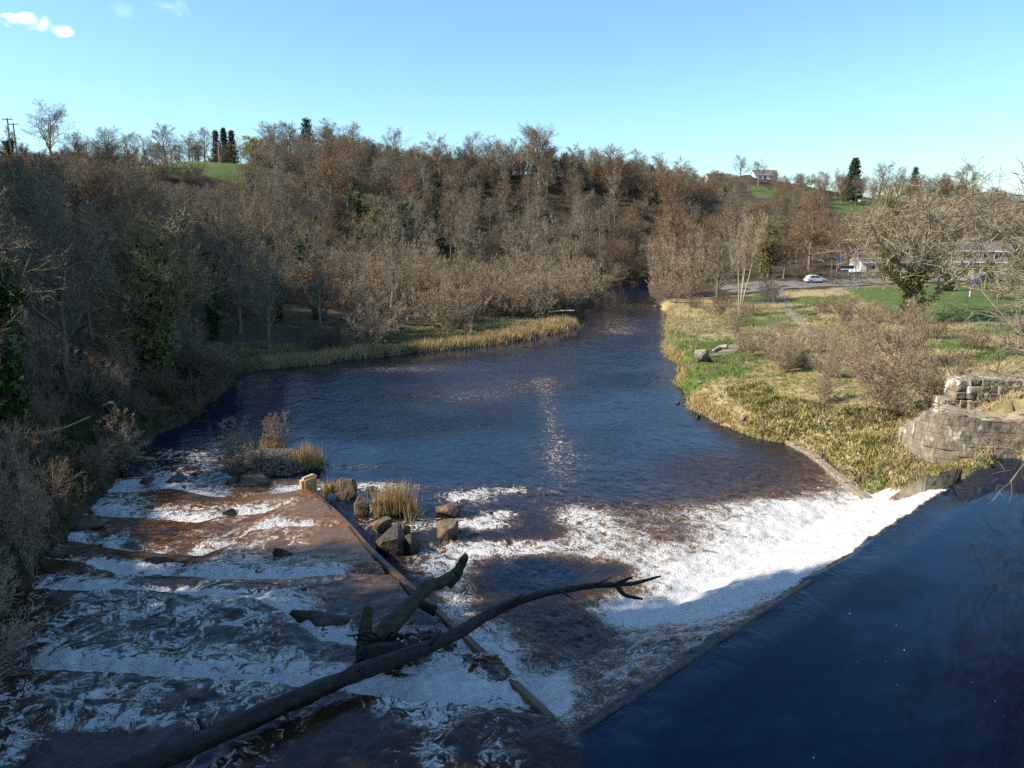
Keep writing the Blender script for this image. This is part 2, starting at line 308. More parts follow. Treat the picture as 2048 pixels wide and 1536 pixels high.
def splats(x, y):
    f = np.zeros_like(x)
    for u, v, ru, rv, a in SPL:
        c = P(u, v, .15); _, _, dep = project(c[0], c[1], c[2]); sn = (CAMH - .15) / np.hypot(c[1], CAMH)
        rx = ru * dep / F; ry = rv * dep / F / sn
        f = f + a * np.exp(-(((x - c[0]) / rx) ** 2 + ((y - c[1]) / ry) ** 2))
    return f
# ------------------------------------------------------------------ terrain
CP = np.array([(22, 42, 1.5), (24, 40.5, 1.6), (24.5, 46, 2.6), (30, 45, 5), (27.5, 41.5, 4.3), (35, 40, 6), (40, 30, 6.5), (30, 25, 5), (26, 10, 5.5), (30, 0, 8), (45, 10, 9), (24, 30, 3.2), (23, 18, 3.2),
    (22, 55, 2.3), (30, 60, 2.7), (42, 58, 4), (20, 70, 1.8), (28, 75, 1.8), (40, 80, 2.2), (18, 85, 1.), (22, 95, 1.3), (30, 100, 1.5), (40, 100, 1.7), (50, 105, 2.1), (60, 105, 3.3), (75, 110, 3.6), (60, 128, 3.5), (75, 128, 3.9), (45, 127, 1.5),
    (59, 150, 3.1), (70, 150, 3.3), (48, 150, 2.9), (50, 140, 2.6), (62, 140, 3.2), (85, 152, 4.5), (110, 150, 5.2), (26, 130, 1.2), (31, 150, 1.), (45, 175, 3.5), (70, 180, 5), (100, 185, 7), (60, 230, 11), (100, 240, 12), (140, 250, 14), (118, 330, 25), (143, 330, 23), (180, 330, 20),
    (118, 400, 38), (220, 400, 20), (80, 300, 23), (42, 200, 3), (20, 190, .8), (0, 185, 2), (-10, 160, 1.2), (25, 218, 13), (6, 240, 28), (40, 245, 27), (62, 250, 22), (20, 300, 24), (-30, 200, 14), (-30, 245, 29), (-66, 270, 36), (-50, 300, 33),
    (-10, 92, .5), (0, 100, .5), (8, 108, .4), (0, 115, .8), (10, 125, .7), (-25, 105, 1.2), (-30, 90, 1.2), (-20, 130, 2.5), (-10, 150, 1.5), (-45, 110, 5), (-60, 130, 12), (-50, 160, 11), (-35, 175, 9), (-70, 190, 26), (-89, 220, 31), (-81, 200, 28.5), (-119, 190, 25), (-105, 150, 25),
    (-80, 110, 22), (-60, 80, 16), (-40, 75, 4), (-33, 60, 3), (-30, 45, 3), (-22, 30, 2.7), (-18, 22, 2.8), (-30, 20, 12), (-24, 5, 10), (-45, 40, 15), (-70, 50, 34), (-110, 100, 34), (-42, 10, 30), (-100, 30, 60), (-140, 190, 26), (-120, 260, 26),  # near left hillside, out of view, is raised to shade the bank
    (-400, 300, 45), (-400, 900, 10), (0, 900, 0), (500, 900, 5), (500, 300, 35), (300, 100, 20), (-300, 0, 60), (200, 0, 15), (-250, 1200, 0), (0, 480, 10), (120, 520, 20), (250, 520, 20), (-150, 480, 20), (0, -150, 10), (150, -150, 12), (-150, -150, 20)], float)
_D = np.linalg.norm(CP[:, None, :2] - CP[None, :, :2], axis=-1)
_A = np.zeros((len(CP) + 1,) * 2); _A[:-1, :-1] = -_D; _A[:-1, -1] = 1; _A[-1, :-1] = 1; _A[:-1, :-1] -= 1.0 * np.eye(len(CP))
_W = np.linalg.solve(_A, np.append(CP[:, 2], 0))
def base_z(x, y):
    x = np.asarray(x, float); y = np.asarray(y, float); z = np.full(x.shape, _W[-1])
    for (a, b, _), k in zip(CP, _W[:-1]): z = z - k * np.hypot(x - a, y - b)
    far = sstep(700, 1500, np.hypot(x, y)); return z * (1 - far) + 24 * far
def shore_d(x, y):
    """positive on land (metres from the water's edge), negative in the river"""
    x = np.asarray(x, float); y = np.asarray(y, float)
    q, s = crest_qs(x, y)
    wob = (fbm(x * .35, y * .35, 3, 3) - .5) * 1.4 * sstep(40, 60, y)
    dl = interp_y(LS, y) - x
    dlow = x - interp_y(RLOW, y); dup = x - interp_y(RUP, y)
    dr = np.where((q > .3) & (y > RLOW[0, 1] - 3), np.where(y < RLOW[0, 1], np.maximum(dlow, dup), dlow), dup)
    dr = np.where((q <= .3) & (s < CLEN + 1.2), dup, dr)
    return np.maximum(dl, dr) * .85 + wob
ISLET = P(545, 925, .1)[:2]
def ground_z(x, y):
    x = np.asarray(x, float); y = np.asarray(y, float)
    d = shore_d(x, y); b = base_z(x, y) + (fbm(x * .5, y * .5, 3, 8) - .5) * .5
    wl = np.where(crest_qs(x, y)[0] < -.2, 1.0, -1.2)
    b = np.maximum(b, np.where(crest_qs(x, y)[0] < 0, 2.5, .35))
    wide = np.where(x > 10, 2.2, 1.6)
    z = wl + (b - wl) * sstep(-.5, wide, d)
    r = np.hypot((x - ISLET[0]) / 3.9, (y - ISLET[1]) / 3.0)
    return np.maximum(z, np.where(r < 1.6, -.7 + 1.35 * (1 - sstep(.25, 1.35, r)), -99))
def gz(x, y): return float(ground_z(np.array([x]), np.array([y]))[0])
def inpoly(x, y, pl):
    r = np.zeros(np.shape(x), bool); j = len(pl) - 1
    for i in range(len(pl)):
        xi, yi = pl[i]; xj, yj = pl[j]
        c = ((yi > y) != (yj > y)) & (x < (xj - xi) * (y - yi) / ((yj - yi) or 1e-9) + xi); r ^= c; j = i
    return r
FIELD_L = [(-88, 186), (-60, 186), (-74, 232), (-108, 232)]
FIELD_R = [(98, 318), (108, 318), (122, 362), (108, 362)]
FIELD_C = [(112, 275), (135, 275), (165, 345), (140, 345)]
LAWN = [(50, 96), (95, 92), (110, 134), (58, 136)]
def zones(x, y):
    """ground colour: leaf litter, rough pasture, lawn, dry grass"""
    n = fbm(x * .12, y * .12, 4, 21); n2 = fbm(x * .5, y * .5, 4, 22)
    lit = np.stack([.045 + .045 * n2, .034 + .032 * n2, .02 + .018 * n2], -1)
    grn = np.array([.095, .15, .03]) * (.7 + .6 * n2[..., None]); straw = np.array([.33, .26, .13]) * (.65 + .7 * n2[..., None])
    right = (x > interp_y(RLOW, y)) & (y > 36) & (y < 138) & (x < 75)
    mixv = np.clip(sstep(.42, .6, n + .35 * (n2 - .5)), 0, 1)[..., None]
    c = np.where(right[..., None], straw * (1 - mixv) + grn * mixv * .85, lit)
    g = inpoly(x, y, FIELD_L) | inpoly(x, y, FIELD_R) | inpoly(x, y, LAWN) | inpoly(x, y, FIELD_C)
    c = np.where(g[..., None], np.array([.085, .122, .03]) * (.8 + .4 * n2[..., None]), c)
    bar = (x > -32) & (x < 12) & (y > 76) & (y < 112) & (x < interp_y(LS, y) + 1)
    c = np.where(bar[..., None], np.array([.075, .06, .032]) * (.6 + .8 * n2[..., None]), c)
    return c
xs = np.concatenate([-3500 + 0 * np.arange(1), -np.geomspace(2500, 175, 14), np.arange(-165, -36, 2.), np.arange(-36, 62, .75), np.arange(62, 200, 2.2), np.geomspace(210, 3500, 16)])
ys = np.concatenate([[-600, -250, -100, -50], np.arange(-30, 20, 2.), np.arange(20, 135, .8), np.arange(135, 430, 2.2), np.geomspace(440, 4500, 16)])
GX, GY = np.meshgrid(xs, ys); gx, gy = GX.ravel(), GY.ravel()
gzv = ground_z(gx, gy)
nx, ny = len(xs), len(ys); ii = (np.arange(ny - 1)[:, None] * nx + np.arange(nx - 1)[None]).ravel()
me = mesh_np('ground', np.stack([gx, gy, gzv], 1), np.stack([ii, ii + 1, ii + nx + 1, ii + nx], 1), smooth=True, attrs={'Col': zones(gx, gy)})
tag(obj('ground', me, M['terrain']), 'brown leaf litter and rough grass over the valley sides', None, kind='structure')
# ------------------------------------------------------------------ river water
def river_mat():
    m, n, l, b = newmat('river_water')
    tc = n.new('ShaderNodeTexCoord'); co = tc.outputs['Object']
    A = lambda k: (lambda a: (setattr(a, 'attribute_name', k), a.outputs['Fac'])[1])(n.new('ShaderNodeAttribute'))
    foam, tan, chop, face = A('foam'), A('tan'), A('chop'), A('face')
    def noise(vec, sc, det=5, dist=0., rough=.6):
        z = n.new('ShaderNodeTexNoise'); z.inputs['Scale'].default_value = sc; z.inputs['Detail'].default_value = det; z.inputs['Distortion'].default_value = dist; z.inputs['Roughness'].default_value = rough; l.new(vec, z.inputs['Vector']); return z
    def math_(op, a, b_=None, c_=None, clamp=False):
        z = n.new('ShaderNodeMath'); z.operation = op; z.use_clamp = clamp
        for i, q in enumerate((a, b_, c_)):
            if q is None: continue
            if isinstance(q, (int, float)): z.inputs[i].default_value = q
            else: l.new(q, z.inputs[i])
        return z.outputs[0]
    # pattern coordinates: bend the streaks with a slow warp
    w1 = noise(co, .55, 3)
    wa = n.new('ShaderNodeVectorMath'); wa.operation = 'MULTIPLY_ADD'; l.new(w1.outputs['Color'], wa.inputs[0]); wa.inputs[1].default_value = (2.2, 2.2, 0); l.new(co, wa.inputs[2])
    rot = n.new('ShaderNodeMapping'); rot.vector_type = 'TEXTURE'; rot.inputs['Rotation'].default_value = (0, 0, math.atan2(CN[1], CN[0])); rot.inputs['Scale'].default_value = (3.2, 1, 1); l.new(wa.outputs[0], rot.inputs[0])
    def ridged(sc, det, dist, k):
        z = noise(wa.outputs[0], sc, det, dist, .6); return math_('SUBTRACT', 1, math_('MULTIPLY', math_('ABSOLUTE', math_('SUBTRACT', z.outputs[0], .5)), k), clamp=True)
    rg1, rg2 = ridged(.9, 8, 1.2, 6.), ridged(2.6, 8, .8, 6.5)   # webs of foam, coarse and fine
    r2 = noise(wa.outputs[0], 5.0, 5, .3, .7)
    r3 = noise(rot.outputs[0], 5.5, 7, .2, .75)         # streaks down the weir face
    rot2 = n.new('ShaderNodeMapping'); rot2.vector_type = 'TEXTURE'; rot2.inputs['Rotation'].default_value = (0, 0, math.atan2(CN[1], CN[0]) + .08); rot2.inputs['Scale'].default_value = (5.5, 1, 1); l.new(wa.outputs[0], rot2.inputs[0])
    r4 = noise(rot2.outputs[0], 1.7, 7, .35, .68)      # broad streaks carried downstream
    strk = math_('ADD', math_('MULTIPLY', r3.outputs[0], .5), math_('MULTIPLY', r4.outputs[0], .5))
    fl = noise(co, 13, 3, 0, .6)                         # separate flecks
    web = math_('ADD', math_('ADD', math_('MULTIPLY', rg1, .34), math_('MULTIPLY', rg2, .30)), math_('MULTIPLY', r2.outputs[0], .36))
    mixp = n.new('ShaderNodeMix'); l.new(face, mixp.inputs['Factor']); l.new(web, mixp.inputs[2]); l.new(strk, mixp.inputs[3])
    pat = math_('ADD', math_('MULTIPLY', mixp.outputs[0], .74), math_('MULTIPLY', fl.outputs[0], .26))
    pat = math_('ADD', math_('MULTIPLY', math_('SUBTRACT', pat, .5), 2.1), .5)
    # foam cover: high mask -> almost all of the pattern passes
    thr = math_('SUBTRACT', 1.06, math_('MULTIPLY', foam, .93))
    mr = n.new('ShaderNodeMapRange'); mr.interpolation_type = 'SMOOTHSTEP'; l.new(pat, mr.inputs[0]); l.new(math_('SUBTRACT', thr, .10), mr.inputs[1]); l.new(math_('ADD', thr, .22), mr.inputs[2])
    ff = math_('MULTIPLY', mr.outputs[0], math_('MULTIPLY', foam, 6, clamp=True))
    # broken, aerated brown water at the foam's edges
    mr2 = n.new('ShaderNodeMapRange'); l.new(pat, mr2.inputs[0]); l.new(math_('SUBTRACT', thr, .28), mr2.inputs[1]); l.new(thr, mr2.inputs[2])
    tn = math_('MULTIPLY', math_('ADD', math_('MULTIPLY', mr2.outputs[0], .6), .3), tan, clamp=True)
    wc = n.new('ShaderNodeMixRGB'); l.new(tn, wc.inputs[0]); wc.inputs[1].default_value = (.0025, .010, .030, 1); wc.inputs[2].default_value = (.19, .09, .03, 1)
    dk = n.new('ShaderNodeMixRGB'); l.new(math_('MULTIPLY', tan, 2.2, clamp=True), dk.inputs[0]); dk.inputs[1].default_value = (.0025, .010, .030, 1); dk.inputs[2].default_value = (.010, .0075, .006, 1); l.new(dk.outputs[0], wc.inputs[1])  # navy base and blue specular tint paint sky reflection into the water
    l.new(wc.outputs[0], b.inputs['Base Color']); b.inputs['Roughness'].default_value = .05; b.inputs['IOR'].default_value = 1.333; b.inputs['Specular IOR Level'].default_value = .36; b.inputs['Specular Tint'].default_value = (.33, .68, 1, 1)
    # ripples
    mpw = n.new('ShaderNodeMapping'); mpw.inputs['Scale'].default_value = (1, .62, 1); mpw.inputs['Rotation'].default_value = (0, 0, .25); l.new(co, mpw.inputs[0])
    b1 = noise(mpw.outputs[0], 2.1, 5, .25, .6); b2 = noise(mpw.outputs[0], .5, 3)
    ht = math_('ADD', math_('MULTIPLY', b1.outputs[0], .75), math_('MULTIPLY', b2.outputs[0], 1.2))
    bp = n.new('ShaderNodeBump'); bp.inputs['Distance'].default_value = .16; l.new(chop, bp.inputs['Strength']); l.new(ht, bp.inputs['Height']); l.new(bp.outputs[0], b.inputs['Normal'])
    fo = n.new('ShaderNodeBsdfPrincipled'); fo.inputs['Roughness'].default_value = .7; fo.inputs['Specular IOR Level'].default_value = .2
    fc = n.new('ShaderNodeMixRGB'); l.new(mr.outputs[0], fc.inputs[0]); fc.inputs[1].default_value = (.36, .29, .19, 1); fc.inputs[2].default_value = (.70, .695, .68, 1); l.new(fc.outputs[0], fo.inputs['Base Color'])
    bf = n.new('ShaderNodeBump'); bf.inputs['Distance'].default_value = .3; bf.inputs['Strength'].default_value = .7; l.new(pat, bf.inputs['Height']); l.new(bf.outputs[0], fo.inputs['Normal'])
    ms = n.new('ShaderNodeMixShader'); l.new(ff, ms.inputs[0]); l.new(b.outputs[0], ms.inputs[1]); l.new(fo.outputs[0], ms.inputs[2])
    l.new(ms.outputs[0], n['Material Output'].inputs[0]); return m
M['water'] = river_mat()
xs = np.concatenate([np.arange(-40, -20, 1.), np.arange(-20, 24, .1), np.arange(24, 60, 1.)])
ys = np.concatenate([np.arange(-25, 12, 1.), np.arange(12, 46, .1), np.arange(46, 64, .2), np.arange(64, 130, .6), np.arange(130, 262, 2.)])
GX, GY = np.meshgrid(xs, ys); gx, gy = GX.ravel(), GY.ravel()
wz, foam, q, s, ip = water_z(gx, gy)
low = ~ip & (q > 0); sp = splats(gx, gy)
foam = np.where((q < .05) & ~ip, 0, foam)
foam = np.clip(foam + np.where((q > .6) | ip, sp, 0), 0, 1.15)
foam = np.where(~ip & (q > 0), np.minimum(foam, 1.05 - .40 * sstep(2.5, 9, q) * (1 - .35 * sstep(.6, .9, s / CLEN))), foam); foam[(q < 0) & ~ip] = 0
foam *= np.where((ip) | (q < 0), 1, sstep(-.2, .5, q))
turb = np.clip(foam, 0, 1)
wz = wz + turb * ((fbm(gx * 1.2, gy * 1.2, 4, 41) - .5) * .38 + (fbm(gx * 4, gy * 4, 3, 42) - .5) * .16) * np.where(q > 0, 1, .5)
wz = wz + (fbm(gx * .8, gy * .8, 3, 43) - .5) * .05 * np.where(~ip, .04 + .96 * sstep(-1.2, -.1, q), 1)
tan = np.where(ip, .42 + .5 * sstep(26, 31, gy), np.clip(turb * 1.0, 0, .6) * np.where(q < 5, .35, 1)); tan = tan * np.where(ip & (gy > 25), 1 + 1.5 * (1 - sstep(2, 6, wall_x(gy) - gx)), 1); tan = np.where((q < 0) & ~ip, .0, tan)
calm = np.exp(-(((gy - 84) / 9) ** 2)) * sstep(24, -6, gx - 0)
chop = np.where(ip, .4, (1.1 - .95 * np.clip(calm, 0, 1)) * (.3 + 1.2 * sstep(.3, .65, fbm(gx * .07, gy * .07, 3, 48))) * (.12 + .88 * sstep(2, 17, gx - interp_y(LS, gy)))); chop = np.where((q < 0) & ~ip, .006 + .5 * np.exp(q / 1.1) * sstep(.35, .6, fbm(s * .6, q * .3, 3, 47)), chop)
face = np.where(~ip & (q > 0) & (q < 5), 1., 0.) * (1 - sstep(3.6, 5, q)); face = np.maximum(face, np.where(q > 0, .85 * (1 - sstep(6, 20, q)), 0)); face = np.where(ip, .0, face)
keep = shore_d(gx, gy) < 1.6
nx, ny = len(xs), len(ys); ii = (np.arange(ny - 1)[:, None] * nx + np.arange(nx - 1)[None]).ravel()
Q = np.stack([ii, ii + 1, ii + nx + 1, ii + nx], 1); Q = Q[keep[Q].all(1)]
used = np.unique(Q); remap = np.full(len(gx), -1); remap[used] = np.arange(len(used)); Q = remap[Q]
me = mesh_np('river', np.stack([gx, gy, wz], 1)[used], Q, smooth=True, attrs={'foam': foam[used], 'tan': tan[used], 'chop': chop[used], 'face': face[used]})
tag(obj('river', me, M['water']), 'dark peaty river with white water below the weir and on the stepped pass', None, kind='structure')
WV = np.stack([gx, gy, wz], 1)
def water_at(x, y):
    z, *_ = water_z(np.array([x]), np.array([y])); return float(z[0])
# ------------------------------------------------------------------ weir, pass wall, abutment
t = thing('weir', 'long straight weir with a thin dark stone lip between pool and white water', 'weir', (*CA, 2.0))
a0, a1 = CA - CD * 1.0, CB + CD * .6
me_pts = np.linspace(0, 1, 40); V = []; Qd = []
prof = [(-.10, 1.2), (-.10, 2.03), (-.05, 2.06), (.03, 2.04), (.08, 1.2)]
for k, f in enumerate(me_pts):
    p = a0 + (a1 - a0) * f
    for (qq, z) in prof: z = z + (.085 * (1 - float(sstep(.3, .6, f))) if z > 2 else 0); V.append((p[0] + CN[0] * qq - CA[0], p[1] + CN[1] * qq - CA[1], z - 2.0 + .02 * math.sin(k * 2.1)))
for k in range(39):
    for j in range(4): i = k * 5 + j; Qd.append((i, i + 1, i + 6, i + 5))
obj('lip', mesh_np('lip', V, Qd), M['rock_dark'], t)
obj('apron', mesh_np('apron', [((a0 + CN * .12 - CA)[0], (a0 + CN * .12 - CA)[1], -.6), ((a1 + CN * .12 - CA)[0], (a1 + CN * .12 - CA)[1], -.6), ((a1 + CN * 4 - CA)[0], (a1 + CN * 4 - CA)[1], -2.4), ((a0 + CN * 4 - CA)[0], (a0 + CN * 4 - CA)[1], -2.4)], [(0, 1, 2, 3)]), M['rock_dark'], t)
# dividing wall of the pass
t = thing('dividing_wall', 'wet brown concrete wall running diagonally beside the stepped pass', 'wall', tuple(WALL[-1][:2]) + (0,))
o0 = np.array([WALL[-1][0], WALL[-1][1], 0])
wt = np.linspace(0, 1, 40)[:, None]; wp = smooth_path(WALL[1:], 40) * .35 + (WALL[1] * (1 - wt) + WALL[-1] * wt) * .65; V = []; Qd = []
WZ = np.array([water_at(p[0] - .7, p[1]) for p in wp]); WZ = np.convolve(np.pad(WZ, 5, 'edge'), np.ones(11) / 11, 'valid')
for k, p in enumerate(wp):
    d = wp[min(k + 1, 39)] - wp[max(k - 1, 0)]; d[2] = 0; d /= np.linalg.norm(d); nrm = np.array([d[1], -d[0], 0])   # to the right of travel (far-left) -> towards weir
    tz = WZ[k] + .04
    for off, z in ((-.16, -1.0), (-.16, tz - .05), (-.12, tz), (.08, tz), (.26, tz - .4), (.42, -1.0)):
        V.append(np.array([p[0], p[1], 0]) + nrm * off - o0 + np.array([0, 0, z]))
for k in range(39):
    for j in range(5): i = k * 6 + j; Qd.append((i, i + 1, i + 7, i + 6))
V = np.array(V); Qd += [(0, 1, 2, 3), (234, 235, 236, 237)]
obj('wall_body', mesh_np('wall_body', V, Qd, tris=[(0, 3, 5), (3, 4, 5)]), M['concrete'], t)
bm = box(-.42, .42, -.38, .38, -.6, .95); bmesh.ops.bevel(bm, geom=bm.edges[:], offset=.13, segments=2, affect='EDGES')
for v_ in bm.verts: v_.co.z += (.22 * v_.co.x - .15 * v_.co.y) * (v_.co.z > 0); v_.co += Vector((random.uniform(-1, 1), random.uniform(-1, 1), random.uniform(-1, 1))) * .025
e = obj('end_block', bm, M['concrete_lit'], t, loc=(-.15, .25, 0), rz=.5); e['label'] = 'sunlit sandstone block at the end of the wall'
def hull_rock(seed, sx, sy, sz, n=16, bev=.06, sub=True):
    g = random.Random(seed); bm = bmesh.new()
    for i in range(n):
        a = g.uniform(0, 6.283); z = g.uniform(-1, 1); r = math.sqrt(1 - z * z) ** .6
        bm.verts.new((math.cos(a) * r * sx * g.uniform(.8, 1), math.sin(a) * r * sy * g.uniform(.8, 1), z * sz * g.uniform(.85, 1)))
    bmesh.ops.convex_hull(bm, input=bm.verts[:])
    for v in [v for v in bm.verts if not v.link_faces]: bm.verts.remove(v)
    bmesh.ops.bevel(bm, geom=bm.edges[:], offset=bev * min(sx, sy, sz), segments=1, affect='EDGES')
    if sub:
        bmesh.ops.triangulate(bm, faces=bm.faces[:]); bmesh.ops.subdivide_edges(bm, edges=bm.edges[:], cuts=1, use_grid_fill=True)
        for v in bm.verts: v.co += Vector((g.uniform(-1, 1), g.uniform(-1, 1), g.uniform(-1, 1))) * .03 * min(sx, sy, sz)
    return bm
def pxm(w, c): return w * project(*c)[2] / F
# boulders: (u, v of the foot, width px, height px, material, seed, label)
for i, (u, v, wd, ht, mt, lab) in enumerate([
    (689, 1000, 52, 50, 'rock', 'angular brown boulder just beyond the sunlit end block of the pass wall'),
    (722, 1034, 42, 54, 'rock', 'pointed brown boulder standing upright beside the pass wall'),
    (758, 1034, 50, 40, 'rock_dark', 'dark boulder in front of the reed clump below the pass wall'),
    (762, 1066, 56, 36, 'rock', 'flat topped boulder between the pointed boulder and the biggest black one'),
    (782, 1108, 96, 78, 'rock_dark', 'biggest black boulder close against the pass wall'),
    (808, 1072, 30, 28, 'rock', 'small brown boulder perched behind the biggest black boulder'),
    (822, 1106, 46, 50, 'rock_dark', 'rounded black boulder touching the right side of the biggest one'),
    (898, 1036, 66, 30, 'rock', 'low flat brown boulder standing alone in the river'),
    (893, 1078, 64, 46, 'rock', 'blocky brown boulder in the river beside a strip of white foam'),
    (505, 974, 82, 34, 'rock_dark', 'broad dark boulder at the foot of the gravel islet'),
    (462, 968, 30, 18, 'rock', 'small brown boulder left of the dark one under the islet shrub'),
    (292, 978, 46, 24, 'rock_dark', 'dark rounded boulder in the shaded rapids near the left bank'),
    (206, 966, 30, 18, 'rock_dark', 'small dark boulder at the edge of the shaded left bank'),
    (345, 968, 50, 14, 'rock_dark', 'low wet boulder between rapids and gravel islet'),
    (740, 985, 24, 14, 'rock_dark', 'little wet boulder behind the angular brown one')]):
    c = P(u, v, water_at(*P(u, v, .1)[:2])); wm = pxm(wd, c) / 2 * 1.08; hm = pxm(ht, c) * .95
    o = obj('boulder', hull_rock(40 + i, wm, wm * .8, hm * .62, 15), M[mt], loc=(c[0], c[1] + wm * .5, c[2] + hm * .32), rz=i * 1.3)
    tag(o, lab, 'boulder', 'boulders in the river')
# rock shelves that break the pass
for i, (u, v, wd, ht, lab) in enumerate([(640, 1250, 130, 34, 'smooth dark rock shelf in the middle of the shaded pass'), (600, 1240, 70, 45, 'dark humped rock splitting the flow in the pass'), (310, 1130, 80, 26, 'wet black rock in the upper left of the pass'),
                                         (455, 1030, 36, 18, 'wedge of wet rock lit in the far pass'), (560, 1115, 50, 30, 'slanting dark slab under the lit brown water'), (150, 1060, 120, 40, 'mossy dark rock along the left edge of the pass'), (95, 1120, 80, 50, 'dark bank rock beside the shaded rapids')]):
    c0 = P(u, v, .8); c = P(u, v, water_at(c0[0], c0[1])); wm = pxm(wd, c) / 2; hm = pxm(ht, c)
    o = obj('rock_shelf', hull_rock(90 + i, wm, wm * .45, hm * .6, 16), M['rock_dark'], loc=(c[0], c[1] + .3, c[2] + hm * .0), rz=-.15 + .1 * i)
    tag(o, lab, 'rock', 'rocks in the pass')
# stone abutment by the weir's far end: coursed blocks on a curved face
t = thing('abutment', 'weathered stone abutment with white lichen above the far end of the weir', 'abutment', (CB[0], CB[1], 2.))
apath = smooth_path(np.array([[22.6, 43.4], [22.9, 41.2], [24.3, 40.1], [26.8, 39.6], [30.5, 38.8], [35, 37.6]]), 60)
seg = np.r_[0, np.cumsum(np.linalg.norm(np.diff(apath, axis=0), axis=1))]
def along(sv): return np.array([np.interp(sv, seg, apath[:, 0]), np.interp(sv, seg, apath[:, 1])])
g = random.Random(5); course = [1.2, 1.48, 1.82, 2.05, 2.36, 2.62, 2.98, 3.2, 3.5, 3.74, 4.05, 4.28, 4.5]
blk = []
def top_at(sv): return 2.6 + 1.75 * float(sstep(-.2, 3.0, sv)) + .25 * math.sin(sv * .8)
for ci in range(len(course) - 1):
    sv = -g.uniform(0, .5)
    while sv < seg[-1]:
        ln = g.choice((.3, .42, .55, .75, 1.0)) * g.uniform(.85, 1.15); s0, s1 = max(sv, 0), min(sv + ln, seg[-1]); sv += ln
        if s1 - s0 < .15 or course[ci] > top_at((s0 + s1) / 2) - .05: continue
        p0, p1 = along(s0 + .003), along(s1 - .003); d = (p1 - p0); ln2 = np.linalg.norm(d); d /= ln2; nr = np.array([d[1], -d[0]])
        if nr[1] > 0: nr = -nr
        pr = g.uniform(.0, .025); bm = bmesh.new(); z1 = min(course[ci + 1], top_at((s0 + s1) / 2) + .02) - .006
        Mx = Matrix(((d[0], nr[0], 0, p0[0] - CB[0]), (d[1], nr[1], 0, p0[1] - CB[1]), (0, 0, 1, -2.), (0, 0, 0, 1)))
        bx(bm, 0, ln2, -.4, pr, course[ci], z1, Mx); bmesh.ops.recalc_face_normals(bm, faces=bm.faces[:]); bmesh.ops.bevel(bm, geom=bm.edges[:], offset=.009, segments=1, affect='EDGES')
        for v_ in bm.verts: v_.co += Vector((g.uniform(-1, 1), g.uniform(-1, 1), g.uniform(-1, 1))) * .010
        obj('stone', bm, M['stone' if g.random() < .97 else 'stone_pale'], t)
V = []; Qd = []
for k in range(60):
    d = apath[min(k + 1, 59)] - apath[max(k - 1, 0)]; d /= np.linalg.norm(d); nr = np.array([-d[1], d[0]])
    tz = top_at(seg[k]) - .08
    for off, z in ((.08, 0.8), (.08, tz), (1.4, tz + .16), (2.8, tz + .05), (2.9, .8)): p = apath[k] + nr * off - CB; V.append((p[0], p[1], z - 2.0))
for k in range(59):
    for j in range(4): i = k * 5 + j; Qd.append((i, i + 1, i + 6, i + 5))
obj('core', mesh_np('core', V, Qd), M['concrete_dry'], t)
# sloping concrete wing at the end of the weir and the grey sluice slab beside it
t = thing('wing_wall', 'sloping bare concrete wing below the abutment at the weir end', 'wing wall', (*P(1780, 1036, 0)[:2], 0))
tl = P(1780, 1036, 0); e1 = P(1905, 945, 2.3)
pts = [P(1742, 1022, .5), P(1790, 1046, .45), P(1872, 985, 1.5), P(1905, 948, 2.6), P(1850, 950, 2.6), P(1790, 985, 1.6)]; SLAB = [tuple(p[:2]) for p in pts]
bm = bmesh.new(); tv = [bm.verts.new(Vector(p - tl)) for p in pts]; bv = [bm.verts.new(Vector(p - tl) - Vector((0, 0, 2.2))) for p in pts]
bm.faces.new([tv[0], tv[1], tv[2], tv[5]]); bm.faces.new([tv[5], tv[2], tv[3], tv[4]])
for i in range(6): j = (i + 1) % 6; bm.faces.new([tv[i], bv[i], bv[j], tv[j]])
bmesh.ops.recalc_face_normals(bm, faces=bm.faces[:]); bmesh.ops.bevel(bm, geom=bm.edges[:], offset=.08, segments=2, affect='EDGES')
obj('slab', bm, M['concrete_dry'], t)
def off_slab(x, y):
    c = np.mean(SLAB, 0); return ~inpoly(x, y, [tuple(c + (np.array(p) - c) * 1.12) for p in SLAB])
pts = [P(1855, 1010, 1.0), P(1880, 945, 2.35), P(1925, 935, 2.45), P(1905, 975, 1.9)]
bm = bmesh.new(); tv = [bm.verts.new(Vector(p - tl)) for p in pts]; bv = [bm.verts.new(Vector(p - tl) - Vector((0, 0, 1.8))) for p in pts]
bm.faces.new(tv)
for i in range(4): j = (i + 1) % 4; bm.faces.new([tv[i], bv[i], bv[j], tv[j]])
bmesh.ops.recalc_face_normals(bm, faces=bm.faces[:]); obj('sluice_slab', bm, M['rock_dark'], t)
for (ua, va, za, ub, vb, zb) in ((1858, 1008, 1.15, 1882, 944, 2.5), (1904, 972, 2.1, 1914, 940, 2.7)):
    a, b = P(ua, va, za) - tl, P(ub, vb, zb) - tl; V, Qd = tubes(np.array([[a, (a + b) / 2, b]]), np.full((1, 3), .05), 5); obj('edge_bar', mesh_np('edge_bar', V, Qd), M['black'], t)
